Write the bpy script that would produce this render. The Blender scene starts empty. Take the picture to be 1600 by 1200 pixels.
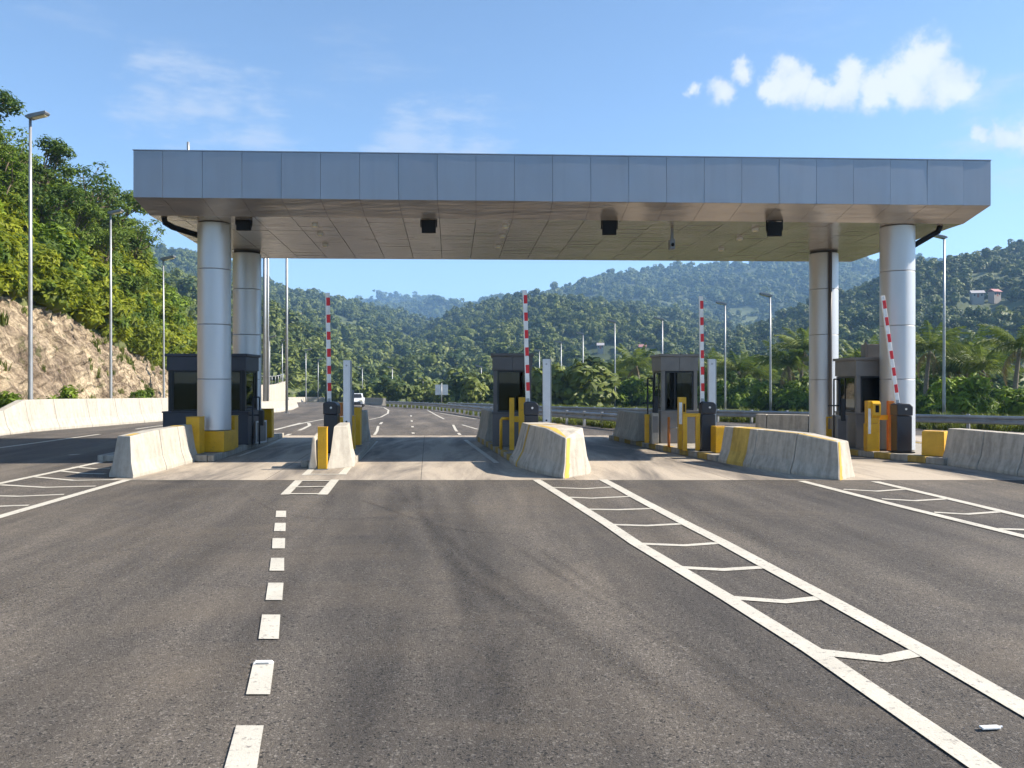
import bpy, bmesh, math, random
import numpy as np
from mathutils import Vector, Matrix, noise

sc = bpy.context.scene
COL = sc.collection
R = math.radians

# ------------------------------------------------------------------ camera
F = 1300.0          # focal length in pixels of the 1600 px wide photograph
HC = 1.8            # eye height
HY = 597.0          # row of the horizon
cam_d = bpy.data.cameras.new('camera')
cam = bpy.data.objects.new('camera', cam_d)
COL.objects.link(cam)
sc.camera = cam
cam.location = (0, 0, HC)
cam.rotation_euler = (R(90), 0, 0)
cam_d.sensor_width = 36.0
cam_d.lens = F / 1600.0 * 36.0
cam_d.shift_y = -3.0 / 1600.0
cam_d.clip_start = 0.05
cam_d.clip_end = 30000

# ------------------------------------------------------------------ light
SUN_EL, SUN_AZ = 37.0, 90.5         # azimuth clockwise from +Y: sun stands to the right
world = bpy.data.worlds.new('World')
sc.world = world
world.use_nodes = True
sun_d = bpy.data.lights.new('sun', 'SUN')
sun_d.energy = 5.0
sun_d.angle = R(0.53)
sun_d.color = (1.0, 0.91, 0.78)
sun = bpy.data.objects.new('sun', sun_d)
COL.objects.link(sun)
_sd = Vector((math.sin(R(SUN_AZ)) * math.cos(R(SUN_EL)), math.cos(R(SUN_AZ)) * math.cos(R(SUN_EL)), math.sin(R(SUN_EL))))
sun.rotation_euler = _sd.to_track_quat('Z', 'Y').to_euler()
sun.location = _sd * 200
sc.view_settings.view_transform = 'Standard'
sc.view_settings.look = 'None'
sc.view_settings.exposure = 1.18
sc.view_settings.gamma = 1.0
sc.view_settings.use_curve_mapping = False
sc.render.engine = 'CYCLES'
sc.cycles.use_denoising = True
sc.cycles.use_adaptive_sampling = True
sc.cycles.adaptive_threshold = 0.025
sc.cycles.max_bounces = 6
sc.cycles.diffuse_bounces = 2
sc.cycles.glossy_bounces = 3
sc.cycles.transmission_bounces = 4
sc.cycles.transparent_max_bounces = 8
sc.cycles.volume_bounces = 1
sc.cycles.caustics_reflective = False
sc.cycles.caustics_refractive = False

def pdir(px, py):
    return Vector(((px - 800) / F, 1.0, (HY - py) / F)).normalized()

def build_world():
    nt = world.node_tree
    N, L = nt.nodes, nt.links
    bg = N['Background']
    sky = N.new('ShaderNodeTexSky')
    sky.sky_type = 'NISHITA'
    sky.sun_disc = False
    sky.sun_elevation = R(SUN_EL)
    sky.sun_rotation = R(SUN_AZ)
    sky.altitude = 1500
    sky.air_density = 1.0
    sky.dust_density = 0.2
    sky.ozone_density = 2.0
    tc = N.new('ShaderNodeTexCoord')
    def math_(op, a, b=None, clamp=False):
        n = N.new('ShaderNodeMath'); n.operation = op; n.use_clamp = clamp
        for i, v in enumerate((a, b)):
            if v is None: continue
            if isinstance(v, (int, float)): n.inputs[i].default_value = v
            else: L.new(v, n.inputs[i])
        return n.outputs[0]
    def noise_(vec, scale, detail=8, rough=.6):
        n = N.new('ShaderNodeTexNoise'); n.inputs['Scale'].default_value = scale
        n.inputs['Detail'].default_value = detail; n.inputs['Roughness'].default_value = rough
        L.new(vec, n.inputs['Vector']); return n
    d = tc.outputs['Generated']
    wob = noise_(d, 17, 8, .68)
    sub = N.new('ShaderNodeVectorMath'); sub.operation = 'SUBTRACT'; L.new(wob.outputs['Color'], sub.inputs[0]); sub.inputs[1].default_value = (.5, .5, .5)
    scl = N.new('ShaderNodeVectorMath'); scl.operation = 'SCALE'; L.new(sub.outputs[0], scl.inputs[0]); scl.inputs['Scale'].default_value = .046
    add = N.new('ShaderNodeVectorMath'); add.operation = 'ADD'; L.new(d, add.inputs[0]); L.new(scl.outputs[0], add.inputs[1])
    dv = add.outputs[0]
    puffs = [(1440, 105, 50), (1476, 130, 42), (1408, 122, 40), (1500, 143, 26), (1330, 112, 27), (1322, 138, 32), (1368, 142, 34),
             (1222, 110, 24), (1238, 136, 32), (1272, 146, 26), (1202, 136, 24), (1155, 108, 19), (1122, 144, 23), (1080, 142, 12), (1300, 150, 22), (1425, 146, 32), (1540, 208, 16), (1572, 210, 24), (1606, 212, 32), (1650, 208, 40)]
    def field(vec, puffs):
        out = None
        for px, py, r in puffs:
            c = pdir(px, py)
            dn = N.new('ShaderNodeVectorMath'); dn.operation = 'DISTANCE'
            L.new(vec, dn.inputs[0]); dn.inputs[1].default_value = c
            m = math_('SUBTRACT', 1.0, math_('DIVIDE', dn.outputs['Value'], r * 1.16 / F * c.y))
            out = m if out is None else math_('MAXIMUM', out, m)
        return out
    fld = field(dv, puffs)
    fine = noise_(d, 48, 8, .62).outputs['Fac']
    dens = math_('ADD', fld, math_('MULTIPLY', math_('SUBTRACT', fine, .50), 1.25))
    mr = N.new('ShaderNodeMapRange'); mr.interpolation_type = 'SMOOTHSTEP'
    mr.inputs['From Min'].default_value = -.10; mr.inputs['From Max'].default_value = .58
    L.new(dens, mr.inputs['Value'])
    # thin high cirrus, all over the sky
    mp = N.new('ShaderNodeMapping'); mp.inputs['Scale'].default_value = (2.4, 2.4, 9.0); mp.inputs['Rotation'].default_value = (0, R(14), 0)
    mp.inputs['Location'].default_value = (.32, 0, .1)
    L.new(d, mp.inputs['Vector'])
    ci = noise_(mp.outputs[0], 1.5, 9, .62).outputs['Fac']
    mc = N.new('ShaderNodeMapRange'); mc.interpolation_type = 'SMOOTHSTEP'
    mc.inputs['From Min'].default_value = .54; mc.inputs['From Max'].default_value = .82; mc.inputs['To Max'].default_value = .5
    L.new(ci, mc.inputs['Value'])
    wis = field(dv, [(300, 160, 90), (350, 185, 80), (400, 205, 80), (690, 222, 70), (740, 236, 80), (640, 225, 60), (1560, 212, 75), (1630, 215, 110), (240, 145, 80)])
    mw = N.new('ShaderNodeMapRange'); mw.interpolation_type = 'SMOOTHSTEP'
    mw.inputs['From Min'].default_value = -.05; mw.inputs['From Max'].default_value = 1.0; mw.inputs['To Max'].default_value = .62
    wn = noise_(mp.outputs[0], 4.2, 10, .66).outputs['Fac']
    L.new(math_('ADD', wis, math_('MULTIPLY', math_('SUBTRACT', wn, .56), 3.2)), mw.inputs['Value'])
    mask = math_('MAXIMUM', mr.outputs[0], math_('MAXIMUM', mc.outputs[0], math_('MULTIPLY', mw.outputs[0], 1.0)), True)
    shade = noise_(d, 26, 4, .5).outputs['Fac']
    ccol = N.new('ShaderNodeValToRGB')
    ccol.color_ramp.elements[0].position = .34; ccol.color_ramp.elements[0].color = (3.3, 3.6, 4.1, 1)
    ccol.color_ramp.elements[1].position = .62; ccol.color_ramp.elements[1].color = (4.6, 4.6, 4.6, 1)
    L.new(math_('ADD', math_('MULTIPLY', shade, .8), math_('MULTIPLY', dens, .25)), ccol.inputs[0])
    mix = N.new('ShaderNodeMix'); mix.data_type = 'RGBA'
    L.new(math_('MULTIPLY', mask, .93), mix.inputs['Factor'])
    tintn = N.new('ShaderNodeMix'); tintn.data_type = 'RGBA'; tintn.blend_type = 'MULTIPLY'; tintn.inputs['Factor'].default_value = 1.0
    L.new(sky.outputs[0], tintn.inputs['A']); tintn.inputs['B'].default_value = (.95, .985, .985, 1)
    L.new(tintn.outputs['Result'], mix.inputs['A']); L.new(ccol.outputs[0], mix.inputs['B'])
    L.new(mix.outputs['Result'], bg.inputs['Color'])
    bg.inputs['Strength'].default_value = 0.098
build_world()

# ------------------------------------------------------------------ helpers
rng = random.Random(7)

def GZ(y):
    """height of the natural ground / road surface at distance y"""
    return 0.0 if y < 30 else -0.015 * (min(y, 400) - 30)

def PX(px, d):
    return (px - 800) / F * d

def PZ(py, d):
    return HC - (py - HY) / F * d

def GP(px, py):
    """point of the ground seen at a pixel"""
    d = F * HC / (py - HY)
    if d > 30:
        d = 1755.0 / ((py - HY) - 19.5)
    return Vector((PX(px, d), d, GZ(d)))

MATS = {}
def new_mat(name):
    m = bpy.data.materials.new(name); m.use_nodes = True
    MATS[name] = m
    nt = m.node_tree
    return m, nt, nt.nodes, nt.links, nt.nodes['Principled BSDF']

def ramp(N, p0, c0, p1, c1):
    r = N.new('ShaderNodeValToRGB')
    r.color_ramp.elements[0].position = p0; r.color_ramp.elements[0].color = (*c0, 1)
    r.color_ramp.elements[1].position = p1; r.color_ramp.elements[1].color = (*c1, 1)
    return r

def tnoise(N, L, scale, detail=4, rough=.55, mapscale=None, coord='Object', dist=0.0):
    tc = N.new('ShaderNodeTexCoord')
    n = N.new('ShaderNodeTexNoise')
    n.inputs['Scale'].default_value = scale; n.inputs['Detail'].default_value = detail
    n.inputs['Roughness'].default_value = rough; n.inputs['Distortion'].default_value = dist
    v = tc.outputs[coord]
    if mapscale:
        mp = N.new('ShaderNodeMapping'); mp.inputs['Scale'].default_value = mapscale
        L.new(v, mp.inputs['Vector']); v = mp.outputs[0]
    L.new(v, n.inputs['Vector'])
    return n.outputs['Fac']

def mixc(N, L, fac, a, b, blend='MIX'):
    m = N.new('ShaderNodeMix'); m.data_type = 'RGBA'; m.blend_type = blend
    for key, v in (('Factor', fac), ('A', a), ('B', b)):
        if isinstance(v, (int, float)): m.inputs[key].default_value = v
        elif isinstance(v, tuple): m.inputs[key].default_value = (*v, 1) if len(v) == 3 else v
        else: L.new(v, m.inputs[key])
    return m.outputs['Result']

def bump(N, L, b, fac, strength, dist):
    n = N.new('ShaderNodeBump'); n.inputs['Strength'].default_value = strength; n.inputs['Distance'].default_value = dist
    L.new(fac, n.inputs['Height']); L.new(n.outputs[0], b.inputs['Normal'])

def simple(name, col, rough=.6, metal=0.0, var=.18, scale=3.0, bumpy=0.0, mapscale=None, spec=.5, coat=0):
    m, nt, N, L, b = new_mat(name)
    f = tnoise(N, L, scale, 6, .6, mapscale)
    lo = tuple(c * (1 - var) for c in col); hi = tuple(min(1, c * (1 + var)) for c in col)
    r = ramp(N, .3, lo, .7, hi); L.new(f, r.inputs[0]); L.new(r.outputs[0], b.inputs['Base Color'])
    b.inputs['Roughness'].default_value = rough; b.inputs['Metallic'].default_value = metal
    b.inputs['Specular IOR Level'].default_value = spec
    if bumpy:
        bump(N, L, b, tnoise(N, L, 60, 4, .6), bumpy, .01)
    return m

def mat_asphalt():
    m, nt, N, L, b = new_mat('asphalt')
    fine = tnoise(N, L, 85, 3, .7)
    vor = N.new('ShaderNodeTexVoronoi'); vor.inputs['Scale'].default_value = 80
    tc = N.new('ShaderNodeTexCoord'); L.new(tc.outputs['Object'], vor.inputs['Vector'])
    r0 = ramp(N, .30, (.080, .071, .062), .70, (.160, .143, .124)); L.new(fine, r0.inputs[0])
    # single pale stones
    sepc = N.new('ShaderNodeSeparateColor'); L.new(vor.outputs['Color'], sepc.inputs[0])
    r1 = ramp(N, .80, (0, 0, 0), .97, (1, 1, 1)); L.new(sepc.outputs[0], r1.inputs[0])
    c = mixc(N, L, r1.outputs[0], r0.outputs[0], (.235, .216, .192))
    rdk = ramp(N, .03, (1, 1, 1), .16, (0, 0, 0)); L.new(sepc.outputs[1], rdk.inputs[0])
    c = mixc(N, L, rdk.outputs[0], c, (.028, .027, .027))
    # worn, polished and oil-stained lanes
    big = tnoise(N, L, 1.0, 5, .6, (.22, .10, 1), dist=.6)
    rb = ramp(N, .33, (.62, .62, .64), .66, (1.22, 1.18, 1.12)); L.new(big, rb.inputs[0])
    c = mixc(N, L, 1.0, c, rb.outputs[0], 'MULTIPLY')
    st = tnoise(N, L, 1.0, 6, .62, (1.5, .10, 1), dist=.25)
    rs = ramp(N, .36, (.66, .66, .67), .6, (1.08, 1.07, 1.05)); L.new(st, rs.inputs[0])
    c = mixc(N, L, .8, c, rs.outputs[0], 'MULTIPLY')
    tcw = N.new('ShaderNodeTexCoord'); mpa = N.new('ShaderNodeMapping'); mpa.inputs['Rotation'].default_value = (0, 0, R(-10)); mpb = N.new('ShaderNodeMapping'); mpb.inputs['Scale'].default_value = (.85, .035, 1)
    L.new(tcw.outputs['Object'], mpa.inputs['Vector']); L.new(mpa.outputs[0], mpb.inputs['Vector'])
    wl = N.new('ShaderNodeTexNoise'); wl.inputs['Scale'].default_value = 1; wl.inputs['Detail'].default_value = 7; wl.inputs['Roughness'].default_value = .6; L.new(mpb.outputs[0], wl.inputs['Vector'])
    rw = ramp(N, .38, (.60, .60, .61), .60, (1.14, 1.12, 1.09)); L.new(wl.outputs['Fac'], rw.inputs[0])
    c = mixc(N, L, .85, c, rw.outputs[0], 'MULTIPLY')
    du = tnoise(N, L, 1.0, 6, .65, (.35, .6, 1), dist=.8)
    rd = ramp(N, .48, (0, 0, 0), .74, (.34, .34, .34)); L.new(du, rd.inputs[0])
    c = mixc(N, L, rd.outputs[0], c, (.20, .158, .112))
    sp = tnoise(N, L, 5.0, 5, .7, (1, .45, 1))
    rp = ramp(N, .66, (0, 0, 0), .72, (.55, .55, .55)); L.new(sp, rp.inputs[0])
    c = mixc(N, L, rp.outputs[0], c, (.035, .034, .034))
    L.new(c, b.inputs['Base Color'])
    b.inputs['Roughness'].default_value = .82
    b.inputs['Specular IOR Level'].default_value = .35
    bump(N, L, b, fine, .9, .012)
    return m
mat_asphalt()

def mat_pad():
    m, nt, N, L, b = new_mat('pad_concrete')
    a = tnoise(N, L, 1.0, 6, .65, (.9, .16, 1), dist=.5)
    r = ramp(N, .36, (.15, .13, .11), .58, (.44, .375, .295)); L.new(a, r.inputs[0])
    f = tnoise(N, L, 30, 4, .6)
    rf = ramp(N, .3, (.8, .8, .8), .7, (1.12, 1.1, 1.08)); L.new(f, rf.inputs[0])
    c = mixc(N, L, 1.0, r.outputs[0], rf.outputs[0], 'MULTIPLY')
    L.new(c, b.inputs['Base Color']); b.inputs['Roughness'].default_value = .85
    bump(N, L, b, f, .3, .006)
mat_pad()

def mat_paint(name, col, wear=.70):
    m, nt, N, L, b = new_mat(name)
    a = tnoise(N, L, 22, 6, .7)
    r = ramp(N, wear - .07, (0, 0, 0), wear + .03, (1, 1, 1)); L.new(a, r.inputs[0])
    g = tnoise(N, L, 2.2, 4, .6)
    rg = ramp(N, .3, tuple(c * .80 for c in col), .7, col); L.new(g, rg.inputs[0])
    L.new(mixc(N, L, r.outputs[0], rg.outputs[0], (.22, .20, .18)), b.inputs['Base Color'])
    b.inputs['Roughness'].default_value = .7
    bump(N, L, b, tnoise(N, L, 60, 3, .6), .5, .008)
mat_paint('line_white', (.58, .54, .455), .635)

def mat_concrete(name, col, streak=.55, dirt=.5):
    m, nt, N, L, b = new_mat(name)
    a = tnoise(N, L, 1.0, 6, .6, (7, 7, .55))
    r = ramp(N, .30, tuple(c * streak for c in col), .62, tuple(min(1, c * 1.06) for c in col)); L.new(a, r.inputs[0])
    f = tnoise(N, L, 9, 7, .65)
    rf = ramp(N, .28, (.72, .71, .69), .6, (1.05, 1.05, 1.05)); L.new(f, rf.inputs[0])
    c = mixc(N, L, dirt, r.outputs[0], rf.outputs[0], 'MULTIPLY')
    sp = tnoise(N, L, 26, 3, .5)
    rp = ramp(N, .70, (0, 0, 0), .76, (.6, .6, .6)); L.new(sp, rp.inputs[0])
    c = mixc(N, L, rp.outputs[0], c, tuple(x * .45 for x in col))
    L.new(c, b.inputs['Base Color']); b.inputs['Roughness'].default_value = .88
    b.inputs['Specular IOR Level'].default_value = .25
    bump(N, L, b, f, .35, .012)
mat_concrete('concrete', (.50, .455, .385), .64, .6)
mat_concrete('concrete_white', (.42, .39, .338), .76, .5)
mat_concrete('kerb_concrete', (.38, .35, .30), .6)
mat_concrete('kerb_yellow', (.48, .33, .09), .6)
mat_concrete('yellow_concrete', (.62, .42, .10), .66)

def mat_yellow():
    m, nt, N, L, b = new_mat('yellow_paint')
    a = tnoise(N, L, 3, 6, .65)
    r = ramp(N, .3, (.56, .29, .006), .65, (.72, .40, .012)); L.new(a, r.inputs[0])
    s = tnoise(N, L, 14, 6, .7)
    rs = ramp(N, .60, (0, 0, 0), .70, (.75, .75, .75)); L.new(s, rs.inputs[0])
    L.new(mixc(N, L, rs.outputs[0], r.outputs[0], (.26, .15, .05)), b.inputs['Base Color'])
    b.inputs['Roughness'].default_value = .45
mat_yellow()
def mat_fascia():
    m, nt, N, L, b = new_mat('clad_fascia')
    oi = N.new('ShaderNodeObjectInfo')
    r = ramp(N, 0, (.268, .286, .325), 1, (.288, .306, .345)); L.new(oi.outputs['Random'], r.inputs[0])
    st = tnoise(N, L, 1.0, 6, .65, (5, 5, .30)); rs = ramp(N, .30, (.92, .915, .905), .55, (1.03, 1.03, 1.03)); L.new(st, rs.inputs[0])
    L.new(mixc(N, L, .45, r.outputs[0], rs.outputs[0], 'MULTIPLY'), b.inputs['Base Color'])
    b.inputs['Metallic'].default_value = .75
    ro = tnoise(N, L, 1.5, 4, .6); rr = ramp(N, .3, (.36, .36, .36), .7, (.46, .46, .46)); L.new(ro, rr.inputs[0]); L.new(rr.outputs[0], b.inputs['Roughness'])
    bump(N, L, b, tnoise(N, L, 1.3, 2, .5), .25, .02)
mat_fascia()
simple('clad_column', (.56, .57, .59), .46, .72, .08, 1.2, mapscale=(1, 1, .25))
def mat_soffit():
    m, nt, N, L, b = new_mat('clad_soffit')
    f = tnoise(N, L, 1.2, 4, .5)
    r = ramp(N, .3, (.46, .42, .385), .7, (.60, .55, .50)); L.new(f, r.inputs[0]); L.new(r.outputs[0], b.inputs['Base Color'])
    b.inputs['Metallic'].default_value = .6; b.inputs['Roughness'].default_value = .24
    bump(N, L, b, tnoise(N, L, 1.0, 2, .5, (1.1, 4.5, 1)), .6, .03)
mat_soffit()
simple('dark_gap', (.03, .03, .032), .7)
simple('black_metal', (.008, .008, .009), .7, 0, spec=.2)
simple('cabinet_dark', (.016, .018, .026), .42, 0, .2, 4)
simple('booth_charcoal', (.050, .052, .066), .5, .3, .12, 2)
simple('booth_grey', (.20, .185, .172), .5, .25, .14, 2)
simple('booth_brown', (.105, .098, .098), .5, .3, .12, 2)
simple('frame_dark', (.018, .02, .024), .4, .4)
simple('galvanised', (.36, .37, .38), .5, .7, .14, 2.5)
simple('rail_steel', (.33, .345, .36), .5, .6, .2, 2.0)
simple('lamp_grey', (.22, .23, .25), .5, .5)
simple('alu_post', (.62, .63, .66), .42, .45, .10, 3)
simple('white_plastic', (.78, .77, .74), .5)
simple('arm_white', (.78, .77, .75), .45)
simple('arm_red', (.62, .018, .028), .45)
simple('lens', (.75, .70, .52), .3)
simple('interior', (.10, .105, .11), .7)
simple('blue_cloth', (.02, .055, .09), .8)
simple('orange_paint', (.55, .17, .02), .5)
simple('trunk_bark', (.16, .12, .085), .9, 0, .35, 6, .6)
simple('palm_bark', (.20, .165, .125), .9, 0, .35, 5, .6, mapscale=(1, 1, 6))
simple('house_wall', (.36, .32, .29), .8)
simple('roof_red', (.34, .12, .085), .8)
simple('roof_pink', (.42, .20, .19), .8)
simple('roof_pale', (.42, .39, .39), .7)
simple('car_white', (.78, .78, .78), .25, 0, .03)
simple('car_dark', (.02, .02, .022), .4)
simple('tyre', (.02, .02, .02), .8)
simple('red_lens', (.4, .02, .02), .3)

def mat_glass():
    m, nt, N, L, b = new_mat('tinted_glass')
    N.remove(b)
    out = N['Material Output']
    tr = N.new('ShaderNodeBsdfTransparent'); tr.inputs[0].default_value = (.07, .13, .15, 1)
    gl = N.new('ShaderNodeBsdfGlossy'); gl.inputs['Roughness'].default_value = .02; gl.inputs[0].default_value = (.85, .92, .95, 1)
    fr = N.new('ShaderNodeFresnel'); fr.inputs[0].default_value = 1.42
    mx = N.new('ShaderNodeMixShader'); L.new(fr.outputs[0], mx.inputs[0]); L.new(tr.outputs[0], mx.inputs[1]); L.new(gl.outputs[0], mx.inputs[2])
    L.new(mx.outputs[0], out.inputs[0])
mat_glass()

def mat_leaf(name, dark, light, trans=.35, hue=.0):
    m, nt, N, L, b = new_mat(name)
    out = N['Material Output']
    at = N.new('ShaderNodeAttribute'); at.attribute_name = 'tint'
    oi = N.new('ShaderNodeObjectInfo')
    ad = N.new('ShaderNodeMath'); ad.operation = 'MULTIPLY_ADD'; L.new(oi.outputs['Random'], ad.inputs[0]); ad.inputs[1].default_value = .5
    s = N.new('ShaderNodeMath'); s.operation = 'MULTIPLY'; L.new(at.outputs['Fac'], s.inputs[0]); s.inputs[1].default_value = .6
    L.new(s.outputs[0], ad.inputs[2])
    r = ramp(N, .1, dark, .95, light); L.new(ad.outputs[0], r.inputs[0])
    L.new(r.outputs[0], b.inputs['Base Color']); b.inputs['Roughness'].default_value = .55; b.inputs['Specular IOR Level'].default_value = .3
    t = N.new('ShaderNodeBsdfTranslucent'); L.new(r.outputs[0], t.inputs[0])
    mx = N.new('ShaderNodeMixShader'); mx.inputs[0].default_value = trans
    L.new(b.outputs[0], mx.inputs[1]); L.new(t.outputs[0], mx.inputs[2]); L.new(mx.outputs[0], out.inputs[0])
mat_leaf('leaf_shrub', (.07, .115, .010), (.34, .37, .022), .45)
mat_leaf('leaf_tree', (.035, .08, .012), (.17, .24, .03), .4)
mat_leaf('leaf_bright', (.06, .12, .012), (.27, .37, .03), .42)
mat_leaf('leaf_forest', (.016, .044, .012), (.175, .205, .034), .2)
mat_leaf('leaf_palm', (.038, .08, .014), (.20, .245, .048), .40)
mat_leaf('leaf_dry', (.14, .10, .04), (.30, .22, .09), .3)
mat_leaf('grass_blade', (.07, .10, .015), (.22, .25, .05), .35)

def mat_ground():
    m, nt, N, L, b = new_mat('grass_ground')
    a = tnoise(N, L, .6, 8, .65)
    r = ramp(N, .35, (.045, .06, .016), .65, (.14, .15, .05)); L.new(a, r.inputs[0]); L.new(r.outputs[0], b.inputs['Base Color'])
    b.inputs['Roughness'].default_value = .9
    m, nt, N, L, b = new_mat('hill_ground')
    a = tnoise(N, L, .02, 8, .65)
    r = ramp(N, .4, (.028, .045, .014), .65, (.10, .12, .04)); L.new(a, r.inputs[0]); L.new(r.outputs[0], b.inputs['Base Color'])
    b.inputs['Roughness'].default_value = .95
mat_ground()

def mat_rock():
    m, nt, N, L, b = new_mat('cut_rock')
    def strata(sc_, detail, rough, dist):
        tc = N.new('ShaderNodeTexCoord'); mp = N.new('ShaderNodeMapping'); mp2 = N.new('ShaderNodeMapping')
        mp.inputs['Rotation'].default_value = (R(-28), 0, 0); mp2.inputs['Scale'].default_value = sc_
        L.new(tc.outputs['Object'], mp.inputs['Vector']); L.new(mp.outputs[0], mp2.inputs['Vector'])
        n = N.new('ShaderNodeTexNoise'); n.inputs['Scale'].default_value = 1; n.inputs['Detail'].default_value = detail
        n.inputs['Roughness'].default_value = rough; n.inputs['Distortion'].default_value = dist; L.new(mp2.outputs[0], n.inputs['Vector'])
        return n.outputs['Fac']
    st = strata((.5, 2.6, .45), 9, .72, .5)
    r = ramp(N, .36, (.16, .122, .09), .58, (.58, .485, .365)); L.new(st, r.inputs[0])
    big = tnoise(N, L, .33, 5, .6)
    rb = ramp(N, .40, (.62, .57, .54), .56, (1.12, 1.08, 1.0)); L.new(big, rb.inputs[0])
    c = mixc(N, L, 1.0, r.outputs[0], rb.outputs[0], 'MULTIPLY')
    fr = tnoise(N, L, 5.5, 7, .72)
    rf = ramp(N, .34, (.55, .53, .52), .50, (1.08, 1.08, 1.06)); L.new(fr, rf.inputs[0])
    c = mixc(N, L, .9, c, rf.outputs[0], 'MULTIPLY')
    mo = tnoise(N, L, 1.1, 7, .7)
    rm = ramp(N, .57, (0, 0, 0), .66, (.85, .85, .85)); L.new(mo, rm.inputs[0])
    c = mixc(N, L, rm.outputs[0], c, (.11, .115, .035))
    cr = strata((1.5, 7.0, 1.6), 8, .7, .8); rc = ramp(N, .36, (.30, .28, .27), .46, (1, 1, 1)); L.new(cr, rc.inputs[0]); c = mixc(N, L, .8, c, rc.outputs[0], 'MULTIPLY')
    L.new(c, b.inputs['Base Color']); b.inputs['Roughness'].default_value = .92
    h = strata((1.2, 4.2, 1.0), 10, .75, .3)
    bump(N, L, b, h, 1.0, .30)
mat_rock()

class MB:
    """collects faces; build() links them as one mesh object"""
    def __init__(s): s.v = []; s.f = []
    def face(s, pts):
        i = len(s.v); s.v += [tuple(p) for p in pts]; s.f.append(tuple(range(i, i + len(pts)))); return s
    def box(s, x0, x1, y0, y1, z0, z1, M=None):
        i = len(s.v)
        p = [(x0, y0, z0), (x1, y0, z0), (x1, y1, z0), (x0, y1, z0), (x0, y0, z1), (x1, y0, z1), (x1, y1, z1), (x0, y1, z1)]
        if M: p = [tuple(M @ Vector(q)) for q in p]
        s.v += p
        s.f += [tuple(i + k for k in f) for f in ((3, 2, 1, 0), (4, 5, 6, 7), (0, 1, 5, 4), (1, 2, 6, 5), (2, 3, 7, 6), (3, 0, 4, 7))]
        return s
    def prism(s, poly, z0, z1):
        n = len(poly); i = len(s.v)
        f0 = z0 if callable(z0) else (lambda x, y: z0)
        f1 = z1 if callable(z1) else (lambda x, y: z1)
        s.v += [(x, y, f0(x, y)) for x, y in poly] + [(x, y, f1(x, y)) for x, y in poly]
        s.f.append(tuple(i + n - 1 - k for k in range(n))); s.f.append(tuple(i + n + k for k in range(n)))
        for k in range(n):
            j = (k + 1) % n; s.f.append((i + k, i + j, i + n + j, i + n + k))
        return s
    def loft(s, rings, closed=True, cap=True):
        i = len(s.v); n = len(rings[0])
        for r in rings: s.v += [tuple(p) for p in r]
        for a in range(len(rings) - 1):
            for k in range(n if closed else n - 1):
                j = (k + 1) % n
                s.f.append((i + a * n + k, i + a * n + j, i + (a + 1) * n + j, i + (a + 1) * n + k))
        if cap and closed:
            s.f.append(tuple(i + n - 1 - k for k in range(n)))
            e = i + (len(rings) - 1) * n
            s.f.append(tuple(e + k for k in range(n)))
        return s
    def tube(s, pts, radii, n=10, cap=True):
        pts = [Vector(p) for p in pts]
        if not isinstance(radii, (list, tuple)): radii = [radii] * len(pts)
        rings = []; ref = None
        for k, p in enumerate(pts):
            t = (pts[min(k + 1, len(pts) - 1)] - pts[max(k - 1, 0)]).normalized()
            if ref is None:
                ref = Vector((1, 0, 0)) if abs(t.x) < .9 else Vector((0, 1, 0))
            a = (ref - t * ref.dot(t)).normalized(); b = t.cross(a); ref = a
            rings.append([p + (a * math.cos(2 * math.pi * q / n) + b * math.sin(2 * math.pi * q / n)) * radii[k] for q in range(n)])
        return s.loft(rings, True, cap)
    def mesh(s, name, mat, smooth=False, bevel=0, seg=2):
        me = bpy.data.meshes.new(name)
        me.from_pydata(s.v, [], s.f)
        if bevel:
            bm = bmesh.new(); bm.from_mesh(me)
            bmesh.ops.remove_doubles(bm, verts=bm.verts, dist=1e-5)
            bmesh.ops.recalc_face_normals(bm, faces=bm.faces)
            ed = [e for e in bm.edges if len(e.link_faces) == 2 and e.calc_face_angle(0) > R(25)]
            bmesh.ops.bevel(bm, geom=ed, offset=bevel, segments=seg, affect='EDGES', profile=.6, clamp_overlap=True)
            bm.to_mesh(me); bm.free()
        else:
            bm = bmesh.new(); bm.from_mesh(me); bmesh.ops.recalc_face_normals(bm, faces=bm.faces); bm.to_mesh(me); bm.free()
        me.materials.append(MATS[mat])
        if smooth:
            me.polygons.foreach_set('use_smooth', [True] * len(me.polygons))
            if smooth == 'auto':
                me.set_sharp_from_angle(angle=R(35))
        return me
    def build(s, name, mat, parent=None, smooth=False, bevel=0, seg=2):
        return link(name, s.mesh(name, mat, smooth, bevel, seg), parent)

def link(name, data, parent=None):
    o = bpy.data.objects.new(name, data); COL.objects.link(o)
    if parent is not None: o.parent = parent
    return o

def thing(name, label, cat, loc=(0, 0, 0), rz=0.0, group=None):
    o = link(name, None); o.location = loc; o.rotation_euler = (0, 0, rz)
    o['label'] = label; o['category'] = cat
    if group: o['group'] = group
    o.empty_display_size = .2
    return o

def tag(o, label, cat, group=None):
    o['label'] = label; o['category'] = cat
    if group: o['group'] = group
    return o

def struct(o):
    o['kind'] = 'structure'; return o

ORD = ['first', 'second', 'third', 'fourth', 'fifth', 'sixth', 'seventh', 'eighth', 'ninth', 'tenth', 'eleventh', 'twelfth', 'thirteenth', 'fourteenth',
       'fifteenth', 'sixteenth', 'seventeenth', 'eighteenth', 'nineteenth', 'twentieth', 'twenty-first', 'twenty-second', 'twenty-third', 'twenty-fourth', 'twenty-fifth', 'twenty-sixth']

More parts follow.
